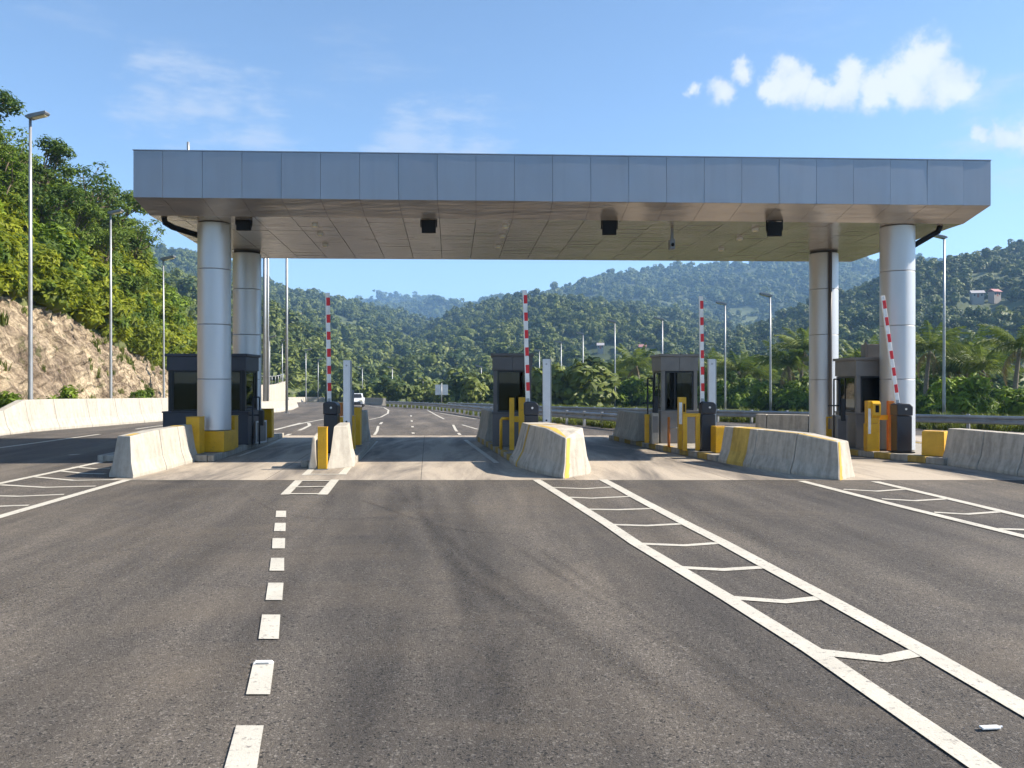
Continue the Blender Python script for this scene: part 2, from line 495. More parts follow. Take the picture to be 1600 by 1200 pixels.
def lerp_poly(pts, y):
    """x (and further columns) of a polyline given as (y, ...) rows"""
    if y <= pts[0][0]: return pts[0][1:]
    for a, b in zip(pts, pts[1:]):
        if y <= b[0]:
            t = (y - a[0]) / (b[0] - a[0]); t = t * t * (3 - 2 * t) * .35 + t * .65
            return tuple(p + (q - p) * t for p, q in zip(a[1:], b[1:]))
    return pts[-1][1:]

# ------------------------------------------------------------------ ground and roads
def grid_mesh(name, rows, mat, smooth=True):
    """rows: list of equally long point lists"""
    n = len(rows[0]); v = [tuple(p) for r in rows for p in r]
    f = [(a * n + k, a * n + k + 1, (a + 1) * n + k + 1, (a + 1) * n + k) for a in range(len(rows) - 1) for k in range(n - 1)]
    me = bpy.data.meshes.new(name); me.from_pydata(v, [], f); me.materials.append(MATS[mat])
    if smooth: me.polygons.foreach_set('use_smooth', [True] * len(me.polygons))
    return me

ys = [-1500, -400, -60, 0, 15, 30, 45, 60, 80, 100, 130, 170, 220, 300, 400, 800, 1600, 3000, 6000]
xs = [-6000, -3000, -1200, -500, -200, -100, -60, -40, -20, 0, 20, 40, 60, 100, 200, 500, 1200, 3000, 6000]
struct(link('ground', grid_mesh('ground', [[(x, y, GZ(y) - .03) for x in xs] for y in ys], 'grass_ground')))

# left and right edge of the asphalt: (y, x)
L_EDGE = [(-8, -22), (15, -18.6), (28, -18.4), (44, -18.8), (66, -21.6), (88, -24.5), (110, -30), (135, -40), (160, -56)]
R_EDGE = [(-8, 46), (20, 30), (29, 24.6), (33, 18.5), (40, 12.5), (46, 8), (54, 3.8), (72, -1.6), (88, -6.2), (110, -14), (135, -26), (160, -44)]
rows = []
y = -8.0
while y <= 160:
    a, b = lerp_poly(L_EDGE, y)[0], lerp_poly(R_EDGE, y)[0]
    rows.append([(a + (b - a) * k / 12, y, GZ(y)) for k in range(13)])
    y += 2.0 if y < 40 else 3.0
road = struct(link('road', grid_mesh('road', rows, 'asphalt')))

# concrete apron of the plaza, slabs with joints
pad = struct(link('concrete_pad', None))
PAD0, PAD1 = 15.25, 28.0
def apron():
    nx, ny = 8, 3
    for j in range(ny):
        for i in range(nx):
            y0 = PAD0 + (PAD1 - PAD0) * j / ny; y1 = PAD0 + (PAD1 - PAD0) * (j + 1) / ny
            def X(t, yy): return (-7.4 + 22.9 * t) - .10 * (yy - 15.3) + (0.0)
            g = .006
            x = [X(i / nx, y0) + g, X((i + 1) / nx, y0) - g, X((i + 1) / nx, y1) - g, X(i / nx, y1) + g]
            MB().face([(x[0], y0 + g, .004), (x[1], y0 + g, .004), (x[2], y1 - g, .004), (x[3], y1 - g, .004)]).build('slab', 'pad_concrete', pad)
apron()

# ---- painted markings: parts of the road
def strip(name, pts, w, z=.009, mat='line_white', parent=None):
    """flat band along ground points; w may be one width or one per point"""
    pts = [Vector((p[0], p[1])) for p in pts]
    ws = w if isinstance(w, (list, tuple)) else [w] * len(pts)
    a, b = [], []
    for k, p in enumerate(pts):
        t = (pts[min(k + 1, len(pts) - 1)] - pts[max(k - 1, 0)]).normalized()
        n = Vector((-t.y, t.x)) * ws[k] / 2
        a.append((p.x + n.x, p.y + n.y, GZ(p.y) + z)); b.append((p.x - n.x, p.y - n.y, GZ(p.y) + z))
    m = MB()
    for k in range(len(pts) - 1):
        m.face([a[k], a[k + 1], b[k + 1], b[k]])
    return m.build(name, mat, parent or road)

def quadmark(name, px4, z=.009, mat='line_white'):
    pts = [GP(*p) for p in px4]
    return MB().face([(p.x, p.y, GZ(p.y) + z) for p in pts]).build(name, mat, road)

for (yt, yb, x0, x1, x2, x3) in ((799, 809, 431.5, 447, 430.5, 447), (818, 831, 429.5, 446.5, 428, 446), (842, 858, 426, 445.5, 425, 445), (873, 893, 423.5, 444, 421, 444),
                                (912, 939, 419, 443, 415, 441), (962, 1000, 409.5, 438, 404, 435.5), (1036, 1087, 396, 428.5, 384.5, 422), (1136, 1212, 369, 412, 348, 400)):
    quadmark('lane_dash', ((x0, yt), (x1, yt), (x3, yb), (x2, yb)))
for k in range(3):   # the row goes on towards and behind the photographer
    dd = 2.72 - .98 * k
    strip('lane_dash', [(-.97 + .24 * k, dd), (-.97 + .24 * k + .13, dd - .55)], .15)

# gore in front of the centre island
g1 = [GP(*p) for p in ((838, 750), (912, 796), (950, 820), (994, 850), (1056, 887), (1138, 936), (1270, 1018), (1536, 1200))]
g2 = [GP(*p) for p in ((942, 750), (963, 761), (990, 776), (1026, 795), (1072, 819), (1131, 849), (1201, 887), (1293, 936), (1447, 1021), (1610, 1115))]
def extend(pts, d):
    t = (pts[-1] - pts[-2]).normalized(); return pts + [pts[-1] + t * d]
strip('gore_line', extend(g1, 3.0), .15)
strip('gore_line', extend(g2, 3.0), .16)
for a, m, b, w in (((868, 762), (915, 764), (958, 761), .07), ((888, 777), (925, 779), (984, 776), .075), ((920, 796), (965, 797), (1018, 795), .075), ((958, 820), (1010, 822), (1063, 819), .075),
                   ((1008, 850), (1070, 853), (1120, 849), .08), ((1072, 887), (1130, 891), (1188, 887), .085), ((1155, 934), (1225, 941), (1278, 935), .085), ((1292, 1018), (1380, 1031), (1428, 1021), .10)):
    strip('gore_rung', [GP(a[0] - 9 - (a[1] - 750) * .075, a[1]), GP(*m), GP(b[0] + 6, b[1])], w * 1.35, .007)
# gore in front of the right island
g1 = [GP(1252, 752), GP(1400, 790), GP(1600, 839), GP(1800, 888)]
g2 = [GP(1367, 753), GP(1500, 784), GP(1600, 808), GP(1800, 858)]
strip('gore_line', g1, .15); strip('gore_line', g2, .15)
for a, m, b in (((1318, 765), (1370, 768), (1413, 765)), ((1378, 780), (1430, 783), (1480, 780)), ((1460, 801), (1510, 804), (1566, 800)), ((1562, 827), (1620, 829), (1690, 826))):
    strip('gore_rung', [GP(*a), GP(*m), GP(*b)], .11, .007)
# gore in front of the left island
strip('gore_line', [GP(200, 750), GP(100, 779), GP(0, 808), GP(-160, 856)], .16)
strip('gore_line', [GP(178, 718), GP(90, 737), GP(0, 756), GP(-160, 792)], .15)
for a, m, b in (((115, 730), (150, 733), (172, 732)), ((92, 736), (130, 740), (165, 741)), ((48, 745), (115, 751), (182, 750)), ((0, 758), (70, 762), (150, 760)), ((-70, 774), (30, 776), (100, 773)), ((-130, 792), (-40, 793), (45, 790))):
    strip('gore_rung', [GP(*a), GP(*m), GP(*b)], .11, .007)
# ladder in front of the narrow island
quadmark('gore_line', ((461, 751), (474, 751), (452, 773.5), (438, 773.5)))
quadmark('gore_line', ((517, 750), (530, 750), (512, 773.5), (496, 773.5)))
quadmark('gore_line', ((481, 734), (491, 734), (483, 743), (471, 743)))
quadmark('gore_line', ((544, 726), (556, 722), (541, 742), (528, 742)))
for a, b in (((466, 752), (520, 752)), ((458, 762), (508, 761)), ((447, 772.5), (500, 772.5)), ((478, 742), (532, 742))):
    strip('gore_rung', [GP(*a), GP(*b)], .10, .0125)
# left carriageway and the lanes beyond the plaza
strip('edge_line', [GP(-200, 724), GP(0, 700), GP(140, 681), GP(235, 667.5), GP(330, 655), GP(400, 648)], .14)
strip('lane_dash', [GP(108, 711.5), GP(124, 710)], .12)
strip('edge_line', [GP(427, 672), GP(480, 660), GP(507, 655)], .14)
strip('gore_line', [GP(447, 681), GP(474, 670), GP(484, 665), GP(482, 661), GP(470, 661), GP(430, 672)], .14)
strip('gore_line', [GP(577, 656), GP(595, 652), GP(606, 646), GP(607, 641), GP(600, 637), GP(575, 634)], [.1, .12, .13, .14, .15, .15])
strip('gore_line', [GP(585, 680), GP(589, 674), GP(591, 666)], .10)
strip('gore_line', [GP(594, 663), GP(597, 660)], .12)
strip('edge_line', [GP(668, 641), GP(682, 649), GP(694, 655)], .11)
strip('edge_line', [GP(708, 664), GP(712, 672), GP(719, 680)], .10)
strip('edge_line', [GP(688, 646), GP(744, 655)], .10)
strip('edge_line', [GP(722, 664), GP(746, 671)], .10)
for k, yy in enumerate((649, 657, 666, 676)):
    strip('lane_dash', [GP(642 + k * 1.1, yy), GP(642.5 + k * 1.1, yy + 2)], .10)
for a, b in (((588, 690), (556, 722)), ((727, 688), (776, 724))):
    strip('edge_line', [GP(*a), GP(*b)], .12, .0125)
strip('edge_line', [GP(446, 684), GP(418, 697), GP(372, 714)], .10, .0125)
strip('edge_line', [GP(870, 652), GP(930, 658), GP(1010, 668)], .12)

# dark tyre tracks as thin rubber films, worn through, and wide soft dark bands
def mat_dark_film():
    m, nt, N, L, b = new_mat('dark_film')
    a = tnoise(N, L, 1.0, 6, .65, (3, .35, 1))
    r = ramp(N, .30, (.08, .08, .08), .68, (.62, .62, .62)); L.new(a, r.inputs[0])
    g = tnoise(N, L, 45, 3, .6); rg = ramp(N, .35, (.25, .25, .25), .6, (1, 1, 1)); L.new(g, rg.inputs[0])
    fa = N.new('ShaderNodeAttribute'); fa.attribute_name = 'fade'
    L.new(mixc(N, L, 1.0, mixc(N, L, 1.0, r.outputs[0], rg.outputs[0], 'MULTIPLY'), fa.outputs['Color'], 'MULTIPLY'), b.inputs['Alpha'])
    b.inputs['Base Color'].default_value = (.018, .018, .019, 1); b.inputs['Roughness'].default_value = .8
mat_dark_film()
def dark_band(pix, w, k=1.0):
    """dark film with soft edges along ground pixels"""
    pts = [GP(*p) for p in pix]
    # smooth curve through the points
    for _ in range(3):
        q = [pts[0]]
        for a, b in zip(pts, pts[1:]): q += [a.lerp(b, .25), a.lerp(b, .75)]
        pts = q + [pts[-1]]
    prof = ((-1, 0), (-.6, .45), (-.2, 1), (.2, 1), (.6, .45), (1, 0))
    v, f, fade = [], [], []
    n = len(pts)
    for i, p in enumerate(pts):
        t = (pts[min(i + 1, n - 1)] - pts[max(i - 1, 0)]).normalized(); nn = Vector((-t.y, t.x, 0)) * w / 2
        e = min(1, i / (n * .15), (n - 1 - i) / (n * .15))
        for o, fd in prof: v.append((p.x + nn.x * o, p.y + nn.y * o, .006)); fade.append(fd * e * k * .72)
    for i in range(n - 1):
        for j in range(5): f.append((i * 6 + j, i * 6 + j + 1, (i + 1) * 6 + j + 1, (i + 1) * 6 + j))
    me = bpy.data.meshes.new('dark_road_band'); me.from_pydata(v, [], f); me.attributes.new('fade', 'FLOAT', 'POINT').data.foreach_set('value', fade)
    me.materials.append(MATS['dark_film']); link('dark_road_band', me, road)
for pix, w, k in ((((650, 756), (665, 830), (720, 900), (880, 990), (1150, 1150)), .26, 1.0), (((610, 756), (700, 850), (850, 950), (1100, 1110)), .22, .8), (((375, 765), (420, 800), (520, 815), (640, 805)), .16, .55),
                  (((470, 775), (400, 835), (210, 900), (0, 960)), 1.5, .55), (((330, 756), (240, 840), (90, 900), (-100, 980)), 1.3, .6), (((620, 754), (622, 850), (600, 1000), (560, 1190)), .8, .6), (((720, 754), (740, 850), (800, 1000), (860, 1190)), .8, .6), (((672, 754), (690, 830), (740, 960), (800, 1120)), .3, .8),  # first two here: wide faint dark bands across the lower-left asphalt
                  (((1000, 755), (1080, 790), (1200, 850), (1420, 950)), .5, .6), (((1120, 756), (1260, 800), (1430, 870), (1650, 960)), .6, .55), (((300, 850), (480, 870), (700, 860)), .14, .4), (((280, 910), (450, 925), (760, 905)), .16, .35), (((520, 756), (500, 840), (430, 960), (300, 1150)), .3, .5),
                  (((800, 850), (920, 930), (1080, 1030), (1330, 1190)), .14, .9), (((830, 850), (950, 930), (1110, 1030), (1370, 1190)), .14, .8), (((560, 780), (700, 830), (800, 835)), .12, .9)):
    dark_band(pix, w, k * .85)

# ------------------------------------------------------------------ left hillside and rock cut
BASE = [(8, -20.6), (28, -20.4), (44, -21.4), (60, -25.2), (85, -30.5), (115, -39.5), (160, -58), (200, -78)]
CREST = [(8, -38, 16), (25, -37, 16.4), (42, -36, 16.6), (55, -34.5, 16.4), (70, -33.8, 14.6), (90, -40, 12), (115, -50, 10.0), (160, -74, 9.5), (200, -95, 9)]
def hill_pt(y, t):
    bx = lerp_poly(BASE, y)[0]; cx, cz = lerp_poly(CREST, y)
    g = GZ(y)
    hr = 6.3 if y < 30 else max(3.6, 6.3 - (y - 30) * .06)
    hr += .7 * noise.noise((y * .16, 3.1, 0))
    rx = bx - 2.5 - .4 * noise.noise((y * .3, 0, 7))
    if t < .4:
        s = t / .4; x = bx + (rx - bx) * s; z = g + hr * s
    elif t < .8:
        s = (t - .4) / .4; x = rx + (cx - rx) * s; z = g + hr + (cz - hr) * (s ** .92)
    else:
        s = (t - .8) / .2; x = cx - 45 * s; z = g + cz + 3.0 * math.sin(s * 1.5)
    n = noise.fractal((x * .45, y * .45, z * .45), 1.0, 2.0, 5)
    rock = 1.0 if .03 < t < .42 else .55
    if t <= .03: rock = .25
    d = n * .55 * rock
    if t < .42:   # slanted rock ribs and fractured blocks
        k = min(1, t / .05)
        u = y + z * .55
        d += k * (.55 * noise.fractal((u * 1.1, z * .12, 3.3), .7, 2.2, 6) + .14 * (noise.cell((u * 1.6, z * .30, 1.7)) - .5) + .08 * (noise.cell((u * 3.4, z * .8, 5.2)) - .5))
    return Vector((x + d * .8, y, z + d * .35))
ROCK_T = [i * .4 / 44 for i in range(45)]
yy = [8 + i * .28 for i in range(int(72 / .28))] + [80 + i * .8 for i in range(150)]
rockface = struct(link('rock_face', grid_mesh('rock_face', [[hill_pt(y, t) for t in ROCK_T] for y in yy], 'cut_rock', False)))
SL_T = [.4 + i * .4 / 20 for i in range(21)] + [.84, .9, 1.0]
yy2 = [8 + i * 1.1 for i in range(int((200 - 8) / 1.1) + 1)]
slope = struct(link('hillside', grid_mesh('hillside', [[hill_pt(y, t) for t in SL_T] for y in yy2], 'grass_ground', True)))
# strip of earth between the barrier and the foot of the cut
struct(link('verge', grid_mesh('verge', [[(lerp_poly(BASE, y)[0] - .6, y, GZ(y) + .30), (lerp_poly(BASE, y)[0] + .5, y, GZ(y) + .10), (lerp_poly(L_EDGE, y)[0] - .02, y, GZ(y) - .01)] for y in [8 + 3 * k for k in range(52)]], 'grass_ground')))

# ------------------------------------------------------------------ far hills
def hill(name, prof, D0, D1, nx=90, ny=34, rough=.10, back=1.35, th=5.0, bz=-6.0, sh=1.0, fs=1.0):
    """a hill whose crest stands D1 metres away; prof: (pixel x, pixel y) of its skyline"""
    rows = []; info = []
    x0, x1 = prof[0][0], prof[-1][0]
    for j in range(ny + 1):
        t = j / ny * back
        row = []
        for i in range(nx + 1):
            px = x0 + (x1 - x0) * i / nx
            py = lerp_poly(prof, px)[0]
            Yr = D1 * (1 + .10 * noise.noise((px * .006, D1 * .01, 0)))
            zr = PZ(py, Yr) - th
            Y = D0 + (Yr - D0) * t
            X = PX(px, Y)
            if t <= 1: z = bz + (zr - bz) * (t ** sh)
            else: z = zr - (zr - bz) * .8 * ((t - 1) / (back - 1)) ** 1.3
            q = 1.0 / (D1 * .16) * fs
            n = noise.fractal((X * q, Y * q * .8, D1), 1.0, 2.1, 4)
            amp = (zr - bz) * rough * min(1, t * 3) * (1 - .75 * max(0, 1 - abs(t - 1) * 5))
            row.append(Vector((X, Y, z + n * amp * 1.7)))
        rows.append(row)
    o = struct(link(name, grid_mesh(name, rows, 'hill_ground')))
    return rows

def hill_points(rows, spacing, seed, clear=.35, jmax=1.0):
    rg = random.Random(seed); pts = []
    nj = int((len(rows) - 1) * jmax)
    for j in range(nj):
        for i in range(len(rows[0]) - 1):
            a, b, c, d = rows[j][i], rows[j][i + 1], rows[j + 1][i + 1], rows[j + 1][i]
            ar = ((b - a).cross(d - a)).length
            n = ar / (spacing * spacing); n = int(n) + (1 if rg.random() < n - int(n) else 0)
            for _ in range(n):
                u, v = rg.random(), rg.random()
                p = (a * (1 - u) + b * u) * (1 - v) + (d * (1 - u) + c * u) * v
                q = noise.fractal((p.x * .012 / (spacing / 7), p.y * .012 / (spacing / 7), 4.0), 1.0, 2.0, 3)
                if q > clear and rg.random() < .85: continue
                pts.append(p)
    return pts

# ------------------------------------------------------------------ foliage prototypes
def leaf_cloud(rg, lobes, n, size, squash=.8, up=.35, aspect=.55, shell=.75, fold=True):
    """numpy arrays of leaf faces spread through several lobes: verts, faces, tint per vertex"""
    v, f, tint = [], [], []
    tot = sum(r ** 2 for *_, r in lobes)
    for (cx, cy, cz, r) in lobes:
        k = int(n * r * r / tot)
        for _ in range(k):
            d = Vector((rg.gauss(0, 1), rg.gauss(0, 1), rg.gauss(0, 1))).normalized()
            if d.z < -.35 and rg.random() < .6: d.z = -d.z
            rr = r * (shell + (1 - shell) * rg.random() ** .6) * (1.0 + .16 * math.sin(d.x * 7 + cx * 5) * math.cos(d.y * 6 + cy * 3))
            if rg.random() < .12: rr *= 1.12
            p = Vector((cx + d.x * rr, cy + d.y * rr, cz + d.z * rr * squash))
            nrm = (d + Vector((rg.uniform(-.8, .8), rg.uniform(-.8, .8), rg.uniform(-.5, .8) + up))).normalized()
            t = nrm.cross(Vector((rg.uniform(-1, 1), rg.uniform(-1, 1), rg.uniform(-1, 1)))).normalized()
            b = nrm.cross(t)
            s = size * rg.uniform(.6, 1.35)
            i = len(v)
            v += [p - t * s, p + b * s * aspect - nrm * s * .12, p + t * s, p - b * s * aspect - nrm * s * .12]
            f.append((i, i + 1, i + 2, i + 3))
            tv = rg.random()
            tint += [tv] * 4
    return v, f, tint

def leaf_mesh(name, data, mats, core=None):
    v, f, tint = data
    v = list(v); f = list(f); tint = list(tint); n0 = len(f)
    if core:
        for (cx, cy, cz, r, sq) in core:
            bm = bmesh.new(); bmesh.ops.create_icosphere(bm, subdivisions=2, radius=r)
            i = len(v)
            for q in bm.verts:
                w = 1 + .22 * noise.noise(q.co * (2.2 / r) + Vector((cx, cy, cz)))
                v.append(Vector((cx + q.co.x * w, cy + q.co.y * w, cz + q.co.z * w * sq))); tint.append(.25)
            for fc in bm.faces: f.append(tuple(i + q.index for q in fc.verts))
            bm.free()
    me = bpy.data.meshes.new(name); me.from_pydata([tuple(p) for p in v], [], f)
    at = me.attributes.new('tint', 'FLOAT', 'POINT'); at.data.foreach_set('value', tint)
    me.materials.append(MATS[mats])
    return me

def unlinked(name, me):
    return bpy.data.objects.new(name, me)

def proto_collection(name, objs):
    c = bpy.data.collections.new(name)
    for o in objs: c.objects.link(o)
    return c

def gn_scatter(name, pts, scales, coll, nproto, seed, mat=None):
    """one object that instances the prototypes of a collection on points"""
    rg = random.Random(seed)
    me = bpy.data.meshes.new(name); me.from_pydata([tuple(p) for p in pts], [], [])
    n = len(pts)
    if coll.name.startswith('forest'): me.vertices.foreach_set('co', [c for p, q in zip(pts, scales) for c in (p.x, p.y, p.z - .35 * q)])
    sv = me.attributes.new('scl', 'FLOAT_VECTOR', 'POINT')
    flat = []
    for s in scales: flat += [s * rg.uniform(.9, 1.1), s * rg.uniform(.9, 1.1), s * rg.uniform(.8, 1.2)]
    sv.data.foreach_set('vector', flat)
    rv = me.attributes.new('rot', 'FLOAT_VECTOR', 'POINT')
    flat = []
    for _ in range(n): flat += [rg.uniform(-.15, .15), rg.uniform(-.15, .15), rg.uniform(0, 6.28)]
    rv.data.foreach_set('vector', flat)
    iv = me.attributes.new('pick', 'INT', 'POINT'); iv.data.foreach_set('value', [rg.randrange(nproto) for _ in range(n)])
    o = link(name, me)
    ng = bpy.data.node_groups.new(name, 'GeometryNodeTree')
    ng.interface.new_socket('Geometry', in_out='INPUT', socket_type='NodeSocketGeometry')
    ng.interface.new_socket('Geometry', in_out='OUTPUT', socket_type='NodeSocketGeometry')
    N, L = ng.nodes, ng.links
    gi = N.new('NodeGroupInput'); go = N.new('NodeGroupOutput')
    iop = N.new('GeometryNodeInstanceOnPoints')
    ci = N.new('GeometryNodeCollectionInfo'); ci.inputs['Collection'].default_value = coll
    ci.inputs['Separate Children'].default_value = True; ci.inputs['Reset Children'].default_value = True
    def attr(nm, t):
        a = N.new('GeometryNodeInputNamedAttribute'); a.data_type = t; a.inputs['Name'].default_value = nm
        return [q for q in a.outputs if q.enabled and q.name == 'Attribute'][0]
    e2r = N.new('FunctionNodeEulerToRotation')
    L.new(attr('rot', 'FLOAT_VECTOR'), e2r.inputs[0])
    L.new(gi.outputs[0], iop.inputs['Points']); L.new(ci.outputs[0], iop.inputs['Instance'])
    iop.inputs['Pick Instance'].default_value = True
    L.new(attr('pick', 'INT'), iop.inputs['Instance Index'])
    L.new(e2r.outputs[0], iop.inputs['Rotation']); L.new(attr('scl', 'FLOAT_VECTOR'), iop.inputs['Scale'])
    L.new(iop.outputs[0], go.inputs[0])
    md = o.modifiers.new('scatter', 'NODES'); md.node_group = ng
    o['kind'] = 'stuff'
    return o

def lobes_for(rg, n, spread, r0, r1, z0, z1):
    return [(rg.uniform(-spread, spread), rg.uniform(-spread, spread), rg.uniform(z0, z1), rg.uniform(r0, r1)) for _ in range(n)]

# far forest trees: unit size about 1 (radius), standing on z = 0
far_protos = []
for k in range(9):
    rg = random.Random(100 + k)
    sp_ = rg.uniform(.35, .75); lb = [(0, 0, .95, .5)] + lobes_for(rg, 7, sp_, .2, .5, .55, rg.uniform(1.1, 1.8))
    d = leaf_cloud(rg, lb, 380, .15, rg.uniform(.6, 1.0), .4, .6, .8)
    far_protos.append(unlinked('forest_tree', leaf_mesh('forest_tree', d, 'leaf_forest', [(x, y, z, r * .88, .85) for x, y, z, r in lb[:5]]  + [(0, 0, .45, .30, 1.2)])))
C_FAR = proto_collection('forest_prototypes', far_protos)
# shrubs with leaves one can see, unit radius 1
shrub_protos = []
for k in range(5):
    rg = random.Random(200 + k)
    lb = [(0, 0, .45, .7)] + lobes_for(rg, 5, .6, .35, .55, .3, .95)
    d = leaf_cloud(rg, lb, 620, .125, .85, .5, .42, .55)
    shrub_protos.append(unlinked('shrub_clump', leaf_mesh('shrub_clump', d, 'leaf_shrub', [(0, 0, .35, .5, .9)])))
for k in range(4):
    rg = random.Random(250 + k)
    lb = [(0, 0, .5, .55)] + lobes_for(rg, 6, .75, .25, .45, .2, 1.5)
    d = leaf_cloud(rg, lb, 520, (.09, .2, .14, .24)[k], .8, .5, (.5, .3, .42, .25)[k], .4)
    shrub_protos.append(unlinked('shrub_clump', leaf_mesh('shrub_clump', d, ('leaf_tree', 'leaf_shrub', 'leaf_bright', 'leaf_tree')[k], [(0, 0, .35, .38, .9)])))
C_SHR = proto_collection('shrub_prototypes', shrub_protos)
bright_protos = []
for k in range(4):
    rg = random.Random(300 + k)
    lb = [(0, 0, .5, .7)] + lobes_for(rg, 5, .6, .35, .55, .3, 1.0)
    d = leaf_cloud(rg, lb, 420, .19, .85, .5, .40, .55)
    bright_protos.append(unlinked('bush_clump', leaf_mesh('bush_clump', d, 'leaf_bright', [(0, 0, .4, .5, .9)])))
C_BRI = proto_collection('bush_prototypes', bright_protos)
# grass tuft, unit height 1
tufts = []
for k in range(3):
    rg = random.Random(400 + k); v, f, ti = [], [], []
    for _ in range(34):
        a = rg.uniform(0, 6.28); r = rg.uniform(0, .35); h = rg.uniform(.5, 1.0); b = rg.uniform(0, 6.28); l = rg.uniform(.1, .5)
        p = Vector((r * math.cos(a), r * math.sin(a), 0)); q = p + Vector((l * math.cos(b), l * math.sin(b), h)); w = Vector((-math.sin(b), math.cos(b), 0)) * .035
        m = p.lerp(q, .55) + Vector((0, 0, .1)); i = len(v)
        v += [p - w, p + w, m + w * .8, m - w * .8, q]; f += [(i, i + 1, i + 2, i + 3), (i + 3, i + 2, i + 4)]; ti += [rg.random()] * 5
    tufts.append(unlinked('grass_tuft', leaf_mesh('grass_tuft', (v, f, ti), 'grass_blade')))
C_GRA = proto_collection('grass_prototypes', tufts)

def forest(name, label, pts, r0, r1, seed):
    rg = random.Random(seed)
    o = gn_scatter(name, pts, [r0 * .62 + (r1 * 1.25 - r0 * .62) * rg.random() ** 1.7 for _ in pts], C_FAR, 9, seed)
    tag(o, label, 'forest')
    return o

HILLS = {}
HILLS['hill_right'] = hill('hill_right', [(900, 620), (980, 596), (1080, 545), (1180, 505), (1263, 472), (1340, 445), (1420, 408), (1500, 392), (1600, 370), (1750, 330), (2000, 300)], 140, 520, 90, 40, .09, sh=1.5, fs=1.5)
HILLS['hill_centre'] = hill('hill_centre', [(420, 640), (520, 612), (600, 570), (660, 520), (700, 494), (760, 475), (820, 462), (870, 459), (930, 468), (1000, 476), (1100, 500), (1200, 530), (1300, 560)], 220, 800, 90, 40, .11, sh=1.2, fs=1.3)
HILLS['hill_behind'] = hill('hill_behind', [(640, 520), (720, 498), (780, 480), (880, 453), (940, 434), (1020, 418), (1100, 411), (1200, 404), (1300, 404), (1380, 402), (1500, 410), (1700, 420)], 700, 1500, 80, 30, .09)
HILLS['hill_left_far'] = hill('hill_left_far', [(60, 370), (150, 380), (250, 396), (320, 402), (420, 437), (450, 449), (500, 458), (550, 470), (610, 486), (680, 508), (760, 540), (840, 580)], 330, 1050, 80, 30, .09)
HILLS['hill_left_near'] = hill('hill_left_near', [(250, 420), (330, 440), (400, 470), (440, 492), (500, 530), (560, 568), (620, 604), (680, 622)], 165, 340, 60, 26, .08)
HILLS['hill_valley'] = hill('hill_valley', [(480, 500), (560, 480), (640, 474), (680, 466), (720, 472), (770, 466), (840, 462), (920, 470), (1000, 480)], 1300, 2000, 60, 22, .08)
HILLS['hill_farthest'] = hill('hill_farthest', [(460, 480), (540, 472), (570, 464), (605, 460), (650, 464), (700, 474), (780, 484), (860, 480)], 1900, 2700, 60, 18, .06)
# ------------------------------------------------------------------ houses on the hills
HOUSES = []
def house(label, px, py, hill_name, w, dep, hw, roofm, rz):
    # the spot of that hill which is seen at the pixel
    k_ = .58 if hill_name == 'hill_right' else .45
    w *= k_; dep *= k_; hw *= .8
    best = None
    rows = HILLS[hill_name]
    for j in range(2, len(rows) - 1):
        for i in range(len(rows[0]) - 1):
            for u in (0, .25, .5, .75):
                for v in (0, .25, .5, .75):
                    p = (rows[j][i] * (1 - u) + rows[j][i + 1] * u) * (1 - v) + (rows[j + 1][i] * (1 - u) + rows[j + 1][i + 1] * u) * v
                    e = abs(800 + F * p.x / p.y - px) + abs(HY - F * (p.z + 5 - HC) / p.y - py)
                    if best is None or e < best[0]: best = (e, p.copy())
    p = best[1]; d = p.y; z = p.z + (3.0 if hill_name == 'hill_right' else 2.2); px = 800 + F * p.x / p.y
    HOUSES.append(p)
    t = thing('hill_house', label, 'house', (PX(px, d), d, z), rz, 'houses on the hillsides')
    MB().box(-w / 2, w / 2, -dep / 2, dep / 2, -3.5, hw).build('wall', 'house_wall', t)
    o = .5
    MB().loft([[(-w / 2 - o, -dep / 2 - o, hw), (w / 2 + o, -dep / 2 - o, hw), (w / 2 + o, 0, hw + 1.4), (-w / 2 - o, 0, hw + 1.4)], [(-w / 2 - o, -dep / 2 - o, hw - .12), (w / 2 + o, -dep / 2 - o, hw - .12), (w / 2 + o, 0, hw + 1.25), (-w / 2 - o, 0, hw + 1.25)]]).build('roof', roofm, t)
    MB().loft([[(-w / 2 - o, dep / 2 + o, hw), (w / 2 + o, dep / 2 + o, hw), (w / 2 + o, .01, hw + 1.4), (-w / 2 - o, .01, hw + 1.4)], [(-w / 2 - o, dep / 2 + o, hw - .12), (w / 2 + o, dep / 2 + o, hw - .12), (w / 2 + o, .01, hw + 1.25), (-w / 2 - o, .01, hw + 1.25)]]).build('roof', roofm, t)
    for k in (-1, 1):
        MB().box(k * w * .30 - .35, k * w * .30 + .35, -dep / 2 - .03, -dep / 2 - .004, .7, 1.6).build('window', 'car_dark', t)
    MB().box(-.45, .45, -dep / 2 - .03, -dep / 2 - .004, 0, 1.8).build('door', 'roof_red', t)
